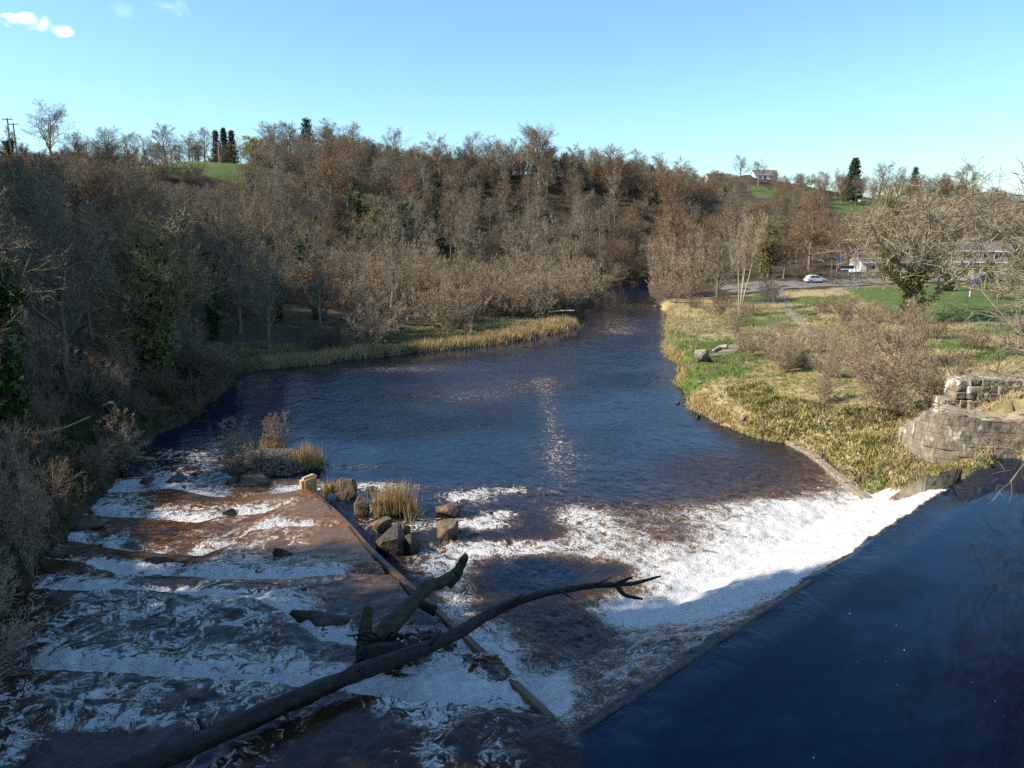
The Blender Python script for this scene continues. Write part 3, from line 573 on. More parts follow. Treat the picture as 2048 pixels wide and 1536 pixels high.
# kerb stones along the right bank below the wing
t = thing('kerb_edge', 'low sunlit concrete edging along the right bank of the pool', 'edging', (*P(1620, 915, 0)[:2], 0)); k0 = P(1620, 915, 0)
kp = smooth_path(np.array([P(1570, 887, 0), P(1620, 915, 0), P(1700, 982, 0), P(1752, 1020, 0)]), 14)
for i in range(13):
    a, b = kp[i], kp[i + 1]; d = b - a; ln = np.linalg.norm(d); d /= ln; nr = np.array([-d[1], d[0], 0])
    if nr[0] < 0: nr = -nr
    Mx = Matrix(((d[0], nr[0], 0, a[0] - k0[0]), (d[1], nr[1], 0, a[1] - k0[1]), (0, 0, 1, 0), (0, 0, 0, 1)))
    bm = bx(bmesh.new(), .02, ln - .02, -.05, .45, -.8, .22 + .05 * math.sin(i * 2.), Mx); bmesh.ops.recalc_face_normals(bm, faces=bm.faces[:]); bmesh.ops.bevel(bm, geom=bm.edges[:], offset=.04, segments=1, affect='EDGES')
    obj('kerbstone', bm, M['rock_pale'], t)
# ------------------------------------------------------------------ fallen tree
def limb(path, radii, n=40, sides=12, seed=0, lump=.12):
    p = smooth_path(path, n); r = np.interp(np.linspace(0, 1, n), np.linspace(0, 1, len(radii)), radii)
    V, Qd = tubes(p[None], r[None], sides); g = np.random.default_rng(seed)
    V = V.reshape(n, sides, 3); c = p[:, None]; sm = np.repeat(g.random((n // 6 + 2, sides, 1)), 6, 0)[:n]
    k = 1 + lump * .7 * (g.random((n, sides, 1)) - .5) + lump * (sm - .5) * .8 + lump * .6 * (np.repeat(g.random((n // 4 + 2, 1, 1)), 4, 0)[:n] - .5)
    V = c + (V - c) * k; V = V.reshape(-1, 3)
    caps = [tuple(range(sides))[::-1], tuple(range((n - 1) * sides, n * sides))]
    tr = [(c_[0], c_[i], c_[i + 1]) for c_ in caps for i in range(1, sides - 1)]
    return mesh_np('limb', V, Qd, tr, smooth=True)
o0 = P(760, 1300, 2.0)
t = thing('fallen_tree', 'long black bare tree trunk lying across the stepped pass and over the weir foam', 'fallen tree', tuple(o0))
def rel(l): return [P(u, v, z) - o0 for u, v, z in l]
trunk = obj('trunk', limb(rel([(150, 1580, 2.75), (290, 1530, 2.7), (450, 1462, 2.6), (650, 1372, 2.5), (790, 1318, 2.4), (900, 1275, 2.3), (990, 1222, 2.3), (1070, 1192, 2.2), (1180, 1172, 2.1), (1260, 1168, 2.0), (1322, 1152, 2.1)]), [.25, .24, .235, .225, .23, .20, .165, .135, .11, .075, .03], 90, 14, 1, .3), M['log'], t)
obj('twig_stub', limb(rel([(1235, 1172, 2.1), (1250, 1190, 1.9), (1285, 1198, 1.7)]), [.10, .08, .04], 10, 7, 2), M['log'], t)
obj('knot', limb(rel([(1235, 1168, 2.1), (1255, 1158, 2.35), (1265, 1155, 2.4)]), [.09, .06, .03], 8, 7, 3), M['log'], t)
obj('branch', limb(rel([(980, 1225, 2.35), (1030, 1200, 2.5), (1062, 1190, 2.4)]), [.07, .09, .04], 8, 7, 4), M['log'], t)
for i, (u_, v_, du, dv, dz, r_) in enumerate([(420, 1476, -25, -40, .5, .07), (560, 1412, 20, 30, -.1, .06), (700, 1352, 30, -22, .3, .05), (860, 1290, 22, -30, .35, .05), (930, 1258, -18, 22, -.2, .05), (1020, 1208, 26, -20, .3, .04), (1120, 1182, 30, 18, -.2, .035), (1190, 1170, 34, -16, .25, .03)]):
    obj('branch_stub', limb(rel([(u_, v_, 2.45), (u_ + du * .5, v_ + dv * .5, 2.45 + dz * .6), (u_ + du, v_ + dv, 2.45 + dz)]), [r_ * 1.4, r_, r_ * .5], 8, 6, 50 + i, .3), M['log'], t)
o0 = P(770, 1300, 1.95)
t = thing('uprooted_stump', 'mossy uprooted stump with a thick forked limb and torn roots beside the trunk', 'stump', tuple(o0))
obj('limb', limb(rel([(765, 1300, 1.9), (775, 1260, 2.25), (800, 1232, 2.4), (835, 1195, 2.5), (858, 1172, 2.6), (880, 1166, 2.55), (903, 1150, 2.6)]), [.42, .34, .25, .22, .21, .19, .16], 36, 14, 5, .2), M['log_moss'], t)
obj('limb', limb(rel([(728, 1318, 1.7), (728, 1280, 2.1), (732, 1245, 2.4), (738, 1215, 2.75)]), [.24, .22, .17, .15], 24, 12, 6, .18), M['log_moss'], t)
obj('root_plate', hull_rock(7, .75, .55, .5, 26, .1), M['log'], t, loc=tuple(P(770, 1310, 2.05) - o0))
gg = random.Random(3)
for i in range(26):
    a = gg.uniform(-.6, 3.8); r0 = gg.uniform(.4, .7); b = np.array([.0, 0, .1]); e = np.array([math.cos(a) * r0 * 1.4, -.3 + math.sin(a) * .3, gg.uniform(-.3, .75)])
    m_ = (b + e) / 2 + np.array([gg.uniform(-.2, .2), 0, gg.uniform(-.1, .3)])
    obj('root', limb([b, m_, e, e + np.array([gg.uniform(-.25, .3), 0, gg.uniform(-.25, .1)])], [.07, .05, .03, .012], 9, 5, i), M['log'], t)
obj('root', limb(rel([(800, 1275, 2.3), (825, 1268, 2.5), (850, 1285, 2.3)]), [.05, .04, .015], 10, 5, 40), M['log'], t)
o0 = P(905, 1155, 1.2)
t = tag(obj('driftwood_end', limb(rel([(895, 1170, 1.3), (912, 1148, 1.7), (925, 1125, 2.1), (932, 1112, 2.4)]), [.20, .24, .17, .12], 18, 10, 8, .25), M['log_moss'], loc=tuple(o0)), 'broken mossy log end sticking up out of white water', 'driftwood')
o0 = P(850, 1205, 1.5)
tag(obj('driftwood_branch', limb(rel([(800, 1165, 1.9), (822, 1190, 1.9), (850, 1212, 1.75), (872, 1222, 1.6)]), [.04, .08, .16, .18], 20, 9, 9, .25), M['log'], loc=tuple(o0)), 'dark driftwood caught on the pass wall under the forked limb', 'driftwood')
# ------------------------------------------------------------------ tree generator (numpy)
def grow(start, d, Ln, K, wob, up, g):
    p = start.copy(); pts = [p]; d = norm(d)
    for k in range(K - 1):
        d = norm(d + g.normal(size=d.shape) * wob + np.array([0, 0, 1.]) * up); p = p + d * (Ln / (K - 1))[:, None]; pts.append(p)
    return np.stack(pts, 1)
def spawn(pts, rad, Lp, n, t0, t1, a0, a1, lf, K, wob, up, g, prof=None, rs=.7, tip=.25, lean=None):
    M_, Kp, _ = pts.shape
    t = t0 + (t1 - t0) * ((np.arange(n)[None] + g.random((M_, n))) / n)
    x = t * (Kp - 1); i = np.clip(np.floor(x).astype(int), 0, Kp - 2); f = (x - i)[..., None]; m = np.arange(M_)[:, None]
    st = pts[m, i] * (1 - f) + pts[m, i + 1] * f; tan = norm(pts[m, i + 1] - pts[m, i]); r = rad[m, i] * (1 - f[..., 0]) + rad[m, i + 1] * f[..., 0]
    ph = np.arange(n)[None] * 2.4 + g.random((M_, 1)) * 6.28 + g.normal(size=(M_, n)) * .5
    ref = np.where(np.abs(tan[..., 2:3]) > .9, np.array([1., 0, 0]), np.array([0, 0, 1.])); a = norm(np.cross(tan, ref)); b = np.cross(tan, a)
    an = np.radians(a0 + (a1 - a0) * g.random((M_, n)))[..., None]
    d = tan * np.cos(an) + (a * np.cos(ph)[..., None] + b * np.sin(ph)[..., None]) * np.sin(an)
    Ln = Lp[:, None] * lf * (prof(t) if prof else (1.1 - .45 * t)) * (.7 + .6 * g.random((M_, n)))
    st, d, Ln, r = st.reshape(-1, 3), d.reshape(-1, 3), Ln.ravel(), r.ravel()
    if lean is not None: d = d + lean
    P_ = grow(st, d, Ln, K, wob, up, g); r0 = np.minimum(r * rs, .02 * Ln + .004)
    return P_, r0[:, None] * np.linspace(1, tip, K)[None], Ln
def tree_meshes(name, seed, h=14, r0=.28, stems=1, spread=0, bole=.22, n=(15, 8, 7, 7), a=((38, 70), (30, 65), (25, 60), (20, 55)), lf=(.52, .5, .5, .5), wob=(.07, .12, .16, .2), up=(.10, .06, .03, .02), tw=.011, prof=None, lean=None, split=2, t0=.15):
    g = np.random.default_rng(seed)
    if stems == 1: d = np.array([[0., 0, 1]]); st = np.zeros((1, 3)); Ln = np.array([h * 1.0])
    else:
        ph = np.arange(stems) * 2.4 + g.random(stems); an = np.radians(spread * np.sqrt((np.arange(stems) + .5) / stems) * (.7 + .5 * g.random(stems)))
        d = np.stack([np.cos(ph) * np.sin(an), np.sin(ph) * np.sin(an), np.cos(an)], 1); st = np.stack([np.cos(ph) * .03 * h * np.sqrt(stems) * .3, np.sin(ph) * .03 * h * np.sqrt(stems) * .3, np.full(stems, -.1)], 1); Ln = h * (.8 + .3 * g.random(stems)) * (1 - .1 * np.sin(an))
    if lean is not None: d = d + lean
    p0 = grow(st, d, Ln, 10, wob[0] * .6, .04 if stems > 1 else .15, g); rad0 = np.full(len(st), r0)[:, None] * np.linspace(1, .12, 10)[None] ** .9
    rad0[:, 0] *= 1.35
    prof = prof or (lambda t: 1.15 - .72 * t)
    p1, q1, l1 = spawn(p0, rad0, Ln, n[0], bole, .98, *a[0], lf[0], 7, wob[1], up[0], g, prof, .62)
    p2, q2, l2 = spawn(p1, q1, l1, n[1], .2, 1, *a[1], lf[1], 5, wob[2], up[1], g)
    p3, q3, l3 = spawn(p2, q2, l2, n[2], t0, 1, *a[2], lf[2], 4, wob[3], up[2], g)
    q3 = np.maximum(q3, tw * 1.2 * np.linspace(1, .7, 4)[None])
    p4, q4, l4 = spawn(p3, q3, l3, n[3], .1, 1, *a[3], lf[3], 3, wob[3], up[3], g)
    q4 = tw * np.array([1, .85, .35])[None] * np.ones((len(p4), 1))
    q1 = np.maximum(q1, tw * 2); q2 = np.maximum(q2, tw * 1.5)
    W = [tubes(p0, rad0, 7 if stems < 4 else 4), tubes(p1, q1, 5 if stems < 4 else 3)]; T = [tubes(p3, q3, 2), tubes(p4, q4, 2)]
    (W if split == 2 else T).append(tubes(p2, q2, 3))
    V, Q = join_np(W); wm = mesh_np(name + '_trunk', V, Q, smooth=True)
    V, Q = join_np(T); cm = mesh_np(name + '_crown', V, Q)
    hh = float(np.percentile(np.concatenate([p4.reshape(-1, 3)[:, 2]]), 99.5)); rr = float(np.percentile(np.hypot(p4[..., 0], p4[..., 1]), 97))
    return dict(trunk=wm, crown=cm, h=hh, r=rr, p0=p0, p1=p1, rad0=rad0)
def leaves(name, C, size, g, flat=.0):
    n = len(C); a = norm(g.normal(size=(n, 3))); b = norm(np.cross(a, g.normal(size=(n, 3)))); s = (size * (.6 + .8 * g.random(n)))[:, None]
    V = np.stack([C - a * s, C + b * s * .6, C + a * s, C - b * s * .6], 1).reshape(-1, 3); i = np.arange(n) * 4
    return mesh_np(name, V, np.stack([i, i + 1, i + 2, i + 3], 1))
def ivy_on(T, seed, n=2600, hi=.75, rad=.5, size=.16, limbs=6):
    g = np.random.default_rng(seed); C = []
    src = [T['p0'][0]] + [p for p in T['p1'][:limbs]]
    for k, p in enumerate(src):
        m = n // 2 if k == 0 else n // (2 * max(1, limbs)); t = g.random(m) ** .8 * (hi if k == 0 else .55) * (len(p) - 1); i = np.clip(t.astype(int), 0, len(p) - 2); f = (t - i)[:, None]
        c = p[i] * (1 - f) + p[i + 1] * f; o = norm(g.normal(size=(m, 3))) * (rad * (1 if k == 0 else .55) * (.35 + .65 * g.random(m)))[:, None] * (.6 + .8 * vnoise(c[:, 2] * 1.1, c[:, 0] * 1.3, seed))[:, None]; C.append(c + o)
    return leaves('ivy', np.concatenate(C), size, g)
KINDS = {}
def kind(k, name, cat, bark, twm, *variants, ivy=None, **kw):
    for j, sd in enumerate(variants):
        T = tree_meshes(k, sd, **kw); T.update(name=name, cat=cat, bark=bark, tw=twm)
        if ivy: T['ivy'] = ivy_on(T, sd + 1, **ivy[1]); T['ivymat'] = ivy[0]
        KINDS.setdefault(k, []).append(T)
kind('round', 'brown_bare_tree', 'tree', 'bark', 'tw_brown', 1, 2, 3, h=13, lf=(.56, .5, .5, .5), n=(18, 9, 8, 7), tw=.0125)
kind('grey', 'grey_bare_tree', 'tree', 'bark', 'tw_grey', 11, 12, 13, h=14, lf=(.44, .5, .5, .5), a=((28, 55), (28, 60), (25, 60), (20, 55)), n=(17, 9, 8, 7), tw=.0125)
kind('red', 'reddish_bare_tree', 'tree', 'bark', 'tw_red', 21, 22, h=12, lf=(.5, .48, .5, .5), a=((35, 60), (25, 55), (20, 50), (15, 45)), n=(18, 9, 8, 7), tw=.0125)
kind('beech', 'beech_tree', 'tree', 'bark', 'tw_red', 31, h=15, r0=.4, lf=(.62, .48, .5, .5), bole=.14, a=((22, 52), (25, 55), (20, 50), (15, 45)), n=(24, 10, 8, 8), tw=.014, prof=lambda t: 1.05 - .6 * t)
kind('slim', 'slender_tree', 'tree', 'bark_pale', 'tw_grey', 41, 42, h=13, r0=.16, lf=(.28, .5, .5, .55), a=((25, 50), (25, 55), (25, 55), (20, 50)), n=(20, 7, 7, 6), tw=.0125)
kind('open', 'open_crowned_tree', 'tree', 'bark_pale', 'tw_grey', 51, 52, h=15, r0=.3, lf=(.5, .5, .5, .5), bole=.3, a=((25, 55), (30, 60), (30, 65), (25, 60)), n=(14, 8, 7, 6), tw=.015)
kind('willow', 'willow_thicket', 'willow', 'bark', 'tw_tan', 61, 62, 63, h=8, r0=.07, stems=15, spread=80, bole=.2, lf=(.42, .5, .5, .5), a=((15, 45), (15, 45), (15, 45), (15, 40)), n=(7, 6, 5, 5), up=(.07, .05, .03, .02), tw=.0145)
kind('willow_pink', 'willow_thicket', 'willow', 'bark', 'tw_pink', 65, 66, h=6, r0=.05, stems=14, spread=58, bole=.15, lf=(.42, .5, .5, .5), a=((10, 40), (15, 40), (15, 40), (15, 40)), n=(7, 5, 6, 5), up=(.12, .1, .08, .06), tw=.013)
kind('yellow', 'yellow_willow', 'willow', 'bark', 'tw_yellow', 71, h=9, r0=.25, bole=.1, lf=(.62, .5, .5, .5), n=(20, 9, 8, 8), up=(.05, 0, -.05, -.1), tw=.02)
kind('olive', 'bushy_tree', 'tree', 'bark', 'tw_olive', 75, h=12, bole=.15, lf=(.5, .5, .5, .5), n=(18, 9, 8, 7), tw=.018, ivy=('ivy_yellow', dict(n=2600, hi=.9, rad=1.6, size=.2, limbs=10)))
kind('ivy', 'ivy_clad_tree', 'tree', 'bark', 'tw_grey', 81, 82, h=13, lf=(.4, .5, .5, .5), n=(13, 8, 7, 7), tw=.0125, ivy=('ivy', dict(n=5200, hi=.7, rad=1.2, size=.2, limbs=8)))
kind('birch', 'birch_clump', 'birch', 'birch', 'tw_tan', 91, h=13, r0=.17, stems=4, spread=11, bole=.45, lf=(.27, .5, .5, .5), a=((20, 50), (25, 50), (25, 50), (20, 50)), n=(16, 7, 6, 5), tw=.011)
kind('sapling', 'alder_sapling', 'sapling', 'bark', 'tw_pink', 95, 96, 97, h=5.5, r0=.045, stems=5, spread=26, bole=.12, lf=(.30, .5, .5, .5), a=((30, 65), (25, 55), (25, 50), (20, 50)), n=(18, 7, 5, 3), tw=.0065, up=(.03, .02, .02, .02))
kind('shrub', 'bare_shrub', 'shrub', 'bark', 'tw_brown', 101, 102, 103, h=3.6, r0=.035, stems=11, spread=66, bole=.1, lf=(.42, .5, .5, .5), a=((20, 55), (20, 50), (20, 50), (20, 50)), n=(8, 6, 5, 4), tw=.0075)
kind('redshrub', 'red_shrub', 'shrub', 'bark', 'tw_scrub', 105, 106, h=3.6, r0=.03, stems=16, spread=55, bole=.1, lf=(.4, .5, .5, .5), a=((10, 40), (15, 40), (15, 40), (15, 40)), n=(7, 5, 5, 4), tw=.006)
kind('oak', 'spreading_oak', 'tree', 'bark_pale', 'tw_grey', 111, h=11, r0=.55, bole=.16, lf=(.86, .55, .5, .5), a=((30, 72), (30, 65), (30, 70), (25, 65)), n=(17, 8, 7, 6), wob=(.08, .16, .2, .25), up=(.09, .05, .03, .02), tw=.016, ivy=('ivy_yellow', dict(n=5000, hi=.6, rad=.95, size=.12, limbs=9)))
kind('near', 'pale_branched_tree', 'tree', 'bark_pale', 'tw_grey', 121, 122, h=15, r0=.22, bole=.12, lf=(.55, .5, .5, .5), a=((45, 85), (30, 65), (30, 65), (25, 60)), n=(24, 9, 7, 6), up=(.02, .02, .01, 0), wob=(.08, .16, .2, .25), tw=.011)
def conifer(k, seed, h, rad, mt, gold=False, n=70, per=70, pw=1.0):
    g = np.random.default_rng(seed); t = np.linspace(.08, .99, n); ph = np.arange(n) * 2.4 + g.random(n) * .5
    Lb = rad * (1 - t) ** pw * (.75 + .4 * g.random(n)) + .15
    d = np.stack([np.cos(ph), np.sin(ph), .15 - .25 * g.random(n)], 1); st = np.stack([t * 0, t * 0, t * h], 1); p1 = grow(st, d, Lb, 5, .08, .04, g)
    p0 = np.stack([np.zeros(8), np.zeros(8), np.linspace(-.2, h, 8)], 1)[None]; V, Q = join_np([tubes(p0, np.linspace(.18, .02, 8)[None] * h / 12, 6), tubes(p1, np.full((n, 5), .03), 3)])
    tt = g.random((n, per)) ** .7 * 3.99; i = tt.astype(int); f = (tt - i)[..., None]; m = np.arange(n)[:, None]
    C = (p1[m, i] * (1 - f) + p1[m, i + 1] * f + g.normal(size=(n, per, 3)) * np.array([.22, .22, .16]) * rad * .5).reshape(-1, 3)
    KINDS.setdefault(k, []).append(dict(trunk=mesh_np(k, V, Q), crown=leaves(k, C, .17 * h / 10, g), h=h, r=rad, name='conifer', cat='conifer', bark='bark', tw=mt))
conifer('fir', 1, 10, 2.2, 'needle'); conifer('cypress', 2, 14, 3.0, 'needle', n=90, per=80, pw=.55); conifer('pine', 3, 11, 3.6, 'needle', n=60, pw=.5); conifer('goldcon', 4, 6, 2., 'needle_gold', pw=.6)
COUNT = {}
def plant(k, x, y, h, label, group=None, rz=None, sx=1., var=None, tilt=None, z=None):
    T = KINDS[k][(COUNT.get(k, 0) if var is None else var) % len(KINDS[k])]; COUNT[k] = COUNT.get(k, 0) + 1
    zz = gz(x, y) - .1 if z is None else z
    e = thing(T['name'], label, T['cat'], (x, y, zz), rng.random() * 6.28 if rz is None else rz, group)
    s = h / T['h']; e.scale = (s * sx, s * sx, s)
    if tilt: e.rotation_euler = (tilt[0], tilt[1], e.rotation_euler[2])
    obj('trunk', T['trunk'], M[T['bark']], e); obj('crown', T['crown'], M[T['tw']], e)
    if 'ivy' in T: obj('ivy', T['ivy'], M[T['ivymat']], e)
    return e
PLACED = []; BELT = []; LAND = []
def plant_px(k, u, vtop, Y, label, wpx=None, group=None, hmin=2, **kw):
    p = PY(u, vtop, Y); x = p[0]; h = max(hmin, p[2] - gz(x, Y)); sx = 1.
    if wpx:
        T = KINDS[k][(COUNT.get(k, 0) if kw.get('var') is None else kw['var']) % len(KINDS[k])]
        sx = (wpx / 2 * Y / F) / (T['r'] * h / T['h'])
    sx = min(max(sx, .6), 1.45); PLACED.append((x, Y, max(1.5, h * .22)))
    if Y > 60: LAND.append((u, Y, label))
    return plant(k, x, Y, h, label, group, sx=sx, **kw)
# ---- trees one can single out
for a in [
 ('open', 88, 200, 172, 'tallest bare tree standing alone on the left skyline', 140), ('ivy', 8, 250, 172, 'dark ivy covered tree at the left edge of the skyline', 50),
 ('grey', 205, 250, 176, 'bare tree on the skyline right of the tallest left tree', 90), ('grey', 325, 246, 228, 'rounded bare tree on the skyline above the green field', 110),
 ('open', 405, 252, 245, 'thin bare tree on the skyline behind the wooden pole', 70), ('fir', 430, 262, 262, 'leftmost of three small firs on the skyline', 34), ('fir', 446, 257, 262, 'middle and tallest of three small firs on the skyline', 34), ('fir', 462, 262, 262, 'rightmost of three small firs on the skyline', 34),
 ('yellow', 503, 270, 232, 'bright yellow willow beside the green field on the hill', 66), ('red', 545, 243, 268, 'rounded reddish tree on the hilltop right of the yellow willow', 80), ('grey', 575, 240, 274, 'bare tree topping the hill left of the dark pine', 70),
 ('pine', 612, 238, 278, 'dark green pine on the crest of the left hill', 44), ('round', 660, 235, 270, 'broad brown tree on the highest point of the left hill', 90), ('grey', 705, 245, 268, 'grey tree at the right shoulder of the left hill', 80),
 ('open', 785, 252, 252, 'gaunt bare tree standing in the skyline dip', 66), ('ivy', 600, 280, 255, 'ivy covered tree below the hilltop pine', 60), ('open', 945, 262, 248, 'open bare tree just right of the leaning larch', 74), ('open', 985, 268, 250, 'open bare tree between larch and great beech', 70),
 ('round', 1022, 275, 246, 'small bare tree tucked left of the great beech', 56), ('beech', 1080, 246, 236, 'great domed beech tree dominating the middle skyline', 112), ('red', 1148, 286, 246, 'reddish tree right of the great beech', 66), ('red', 1225, 286, 232, 'russet rounded tree on the right of the central ridge', 86),
 ('open', 1275, 296, 252, 'bare tree behind the russet tree on the ridge', 60), ('open', 1322, 302, 256, 'bare tree near the right end of the central ridge', 64), ('red', 1365, 312, 246, 'reddish tree where the central ridge falls away', 60), ('red', 1345, 335, 225, 'russet tree below the end of the central ridge', 76),
 ('open', 1482, 309, 372, 'taller of two round bare trees by the white hilltop houses', 62), ('open', 1520, 317, 366, 'right one of two round bare trees by the white hilltop houses', 58), ('round', 1605, 345, 290, 'huge spreading brown tree on the right hillside', 150), ('red', 1405, 352, 235, 'rust brown tree left of the hilltop houses', 70),
 ('red', 1432, 338, 376, 'brown tree left of the hilltop bungalows', 50), ('round', 1452, 344, 372, 'bare tree in front of the left hilltop bungalow', 40), ('grey', 1468, 348, 368, 'small bare tree between the hilltop bungalows', 36), ('round', 1552, 342, 372, 'bare tree right of the hilltop bungalows', 46), ('round', 1570, 350, 350, 'brown tree at the right end of the hilltop garden', 50), ('grey', 1650, 340, 330, 'grey tree left of the tall cypress', 60), ('round', 1680, 335, 334, 'brown tree just behind the tall cypress', 50), ('open', 1498, 352, 345, 'small bare tree in the hilltop field', 36), ('round', 1538, 366, 338, 'brown bush at the right of the hilltop field', 40), ('grey', 1424, 346, 352, 'grey tree hiding the left bungalow corner', 46), ('grey', 40, 282, 178, 'leafless tree left of the tallest skyline tree', 70), ('round', 150, 262, 182, 'broad bare tree right of the tallest skyline tree', 84), ('open', 182, 272, 180, 'thin open tree in the left skyline row', 60), ('grey', 252, 264, 186, 'bare tree in the left skyline row before the field', 80), ('open', 285, 268, 192, 'last open tree of the left skyline row', 64), ('round', 372, 262, 236, 'bare tree just left of the three firs', 70), ('cypress', 1711, 317, 318, 'tall dark cypress on the right skyline', 38), ('grey', 1765, 322, 328, 'bare tree right of the cypress on the skyline', 66), ('round', 1800, 332, 330, 'brown tree between cypress and the far right ridge', 60), ('pine', 1832, 335, 332, 'dark pine on the right skyline', 30),
 ('grey', 1940, 327, 322, 'big grey tree crowning the far right ridge', 90), ('grey', 1890, 345, 318, 'bare tree left of the big grey tree on the far right ridge', 80), ('round', 1985, 372, 300, 'bare tree at the foot of the far right ridge', 60),
 ('round', 240, 300, 118, 'very broad grey brown tree filling the left wood', 330), ('red', 225, 428, 84, 'red tinted tree in front of the left wood', 190), ('ivy', 430, 420, 100, 'ivy wrapped tree in the middle of the left wood', 130), ('red', 655, 300, 190, 'rust red tree above the willows on the left slope', 130),
 ('cypress', 872, 362, 205, 'bright green ivy column on the central slope', 38), ('ivy', 1030, 395, 215, 'ivy covered trunk on the central slope under the beech', 50), ('ivy', 760, 330, 225, 'ivy hung tree below the skyline dip', 70), ('slim', 905, 350, 212, 'slim bare tree right of the green ivy column', 50),
 ('willow', 1042, 466, 132, 'large pale dome of willow in the middle of the far bank', 140), ('willow', 1148, 480, 140, 'tan willow dome beside the river bend', 100), ('willow', 835, 472, 120, 'broad tan willow left of the pale dome', 150), ('willow', 745, 500, 112, 'willow thicket at the back of the grassy bar', 110), ('willow', 925, 500, 122, 'willow thicket between the two pale domes', 100),
 ('willow_pink', 985, 545, 114, 'pinkish willow bush behind the middle of the bar', 90), ('willow_pink', 1080, 545, 118, 'pinkish willow bush near the tip of the bar', 100), ('willow_pink', 1140, 560, 122, 'low pinkish bush at the point by the river bend', 70), ('willow_pink', 860, 575, 108, 'yellowish bush behind the bar drift logs', 70),
 ('willow', 1335, 470, 142, 'pale bushy willow leaning over the river on the right bank', 110), ('willow', 1392, 462, 136, 'tan willow behind the right bank willow', 100), ('grey', 1440, 470, 128, 'bare grey tree left of the birch clump', 100), ('birch', 1492, 425, 118, 'tall birch clump with pale sunlit stems on the right bank', 80),
 ('olive', 1545, 430, 160, 'olive tinted tree behind the birch clump', 110), ('red', 1630, 405, 168, 'large domed brown wood edge behind the white car', 190), ('red', 1575, 450, 158, 'brown tree left of the white car', 90), ('round', 1690, 450, 160, 'brown tree right of the white car', 100),
 ('oak', 1850, 385, 92, 'big pale limbed oak with ivy on its trunk beside the lawn', 350), ('olive', 1795, 368, 150, 'olive tree rising behind the big oak', 150), ('round', 1900, 400, 190, 'bare tree behind the houses', 120), ('round', 2010, 420, 185, 'bare tree behind the houses at the right edge', 110),
 ('goldcon', 2040, 500, 128, 'golden conifer at the right edge by the house', 50), ('cypress', 1900, 540, 124, 'black green clipped conifer in front of the house', 34), ('goldcon', 1980, 518, 140, 'round green bush in front of the cream house', 36)]:
    plant_px(a[0], a[1], a[2], a[3], a[4], a[5])
e = plant_px('red', 882, 264, 236, 'leaning reddish larch on the central skyline', 90, tilt=(0, .35))
# ---- trees just outside the frame whose boughs reach in
for k, x, y, h, lab in [('near', 27.3, 35.2, 16, 'pale twigged tree reaching into view from the right edge'), ('near', 26.3, 29, 17, 'tree overhanging the dark pool from the right bank'), ('grey', -19.5, 24, 9, 'dark shaded tree on the left bank reaching over the rapids')]:
    plant(k, x, y, h, lab, sx=1.05, rz=.6 + y)
for i, (x, y, h) in enumerate([(-21, 2, 18), (-22, 9, 19), (-22.5, 16, 19), (-27, 5, 20), (-28, 13, 19), (-27, 20, 17), (-34, 18, 20), (-34, 26, 9), (-42, 23, 12), (-36, 8, 20), (-44, 16, 18), (-44, 36, 8), (-38, 46, 12), (-48, 48, 17), (-46, 56, 18), (-53, 64, 18), (-56, 55, 20), (-60, 73, 18), (-54, 58, 17), (-68, 84, 18), (-62, 66, 19), (-60, 46, 18)]):  # unseen trees, placed and sized for the shade they throw on bank and rapids
    j = i % 4 if i < 14 else (0, 2)[i % 2]
    plant(('ivy', 'round', 'cypress', 'grey')[j], x, y, h, ('ivy hung tree', 'broad bare tree', 'dark conifer', 'grey bare tree')[j] + ' on the steep near left bank', 'trees on the near left bank', sx=1.15)
# ---- woods: the belt of trees along the ridges
SKYV = np.array([(-40, 285), (60, 285), (150, 275), (250, 280), (300, 270), (400, 275), (480, 280), (530, 258), (600, 248), (700, 252), (760, 275), (850, 288), (930, 278), (1040, 278), (1150, 285), (1250, 292), (1340, 310), (1400, 335), (1425, 385), (1560, 385), (1580, 352), (1680, 350), (1780, 340), (1900, 345), (1970, 360), (2080, 400)])
RIDG = np.array([(-40, 185), (300, 190), (310, 242), (500, 242), (540, 268), (720, 268), (780, 244), (1300, 244), (1400, 238), (1430, 300), (1560, 300), (1600, 320), (2080, 315)])
gb = np.random.default_rng(17)
for i, (x, y, h) in enumerate([(-63, 76, 20), (-70, 82, 22), (-78, 95, 20), (-88, 106, 20), (-76, 86, 22), (-56, 66, 18), (-70, 74, 22)]):  # evergreens out of view, added to keep sun off the left wood
    plant(('pine', 'ivy')[i % 2], x, y, h, ('broad dark pine', 'thick ivy covered tree')[i % 2] + ' on the hillside left of the wood', 'evergreens left of the wood', sx=1.4)
for u in np.arange(-30, 2070, 15.):
    uu = u + gb.uniform(-7, 7); Y = float(np.interp(uu, RIDG[:, 0], RIDG[:, 1])) + gb.uniform(-14, 10); vt = float(np.interp(uu, SKYV[:, 0], SKYV[:, 1])) + gb.uniform(0, 30)
    p = PY(uu, vt, Y); h = p[2] - gz(p[0], Y)
    if h < 4.5: continue
    h = min(h, 16); k = ('round', 'grey', 'red', 'grey', 'round', 'open', 'beech')[int(gb.integers(7))]
    PLACED.append((p[0], Y, h * .2)); BELT.append((k, p[0], Y, h))
for u in np.arange(1400, 2070, 11.):
    uu = u + gb.uniform(-6, 6); Y = gb.uniform(215, 312); vt = gb.uniform(378, 425)
    if 1478 < uu < 1550: vt = gb.uniform(402, 430); Y = min(Y, 270)
    if 1650 < uu < 1750: vt = gb.uniform(420, 445); Y = min(Y, 255)
    p = PY(uu, vt, Y); h = p[2] - gz(p[0], Y)
    if h < 3.5: continue
    k = ('round', 'grey', 'red', 'grey', 'round', 'slim')[int(gb.integers(6))]; h = min(h, 15); PLACED.append((p[0], Y, h * .2)); BELT.append((k, p[0], Y, h))
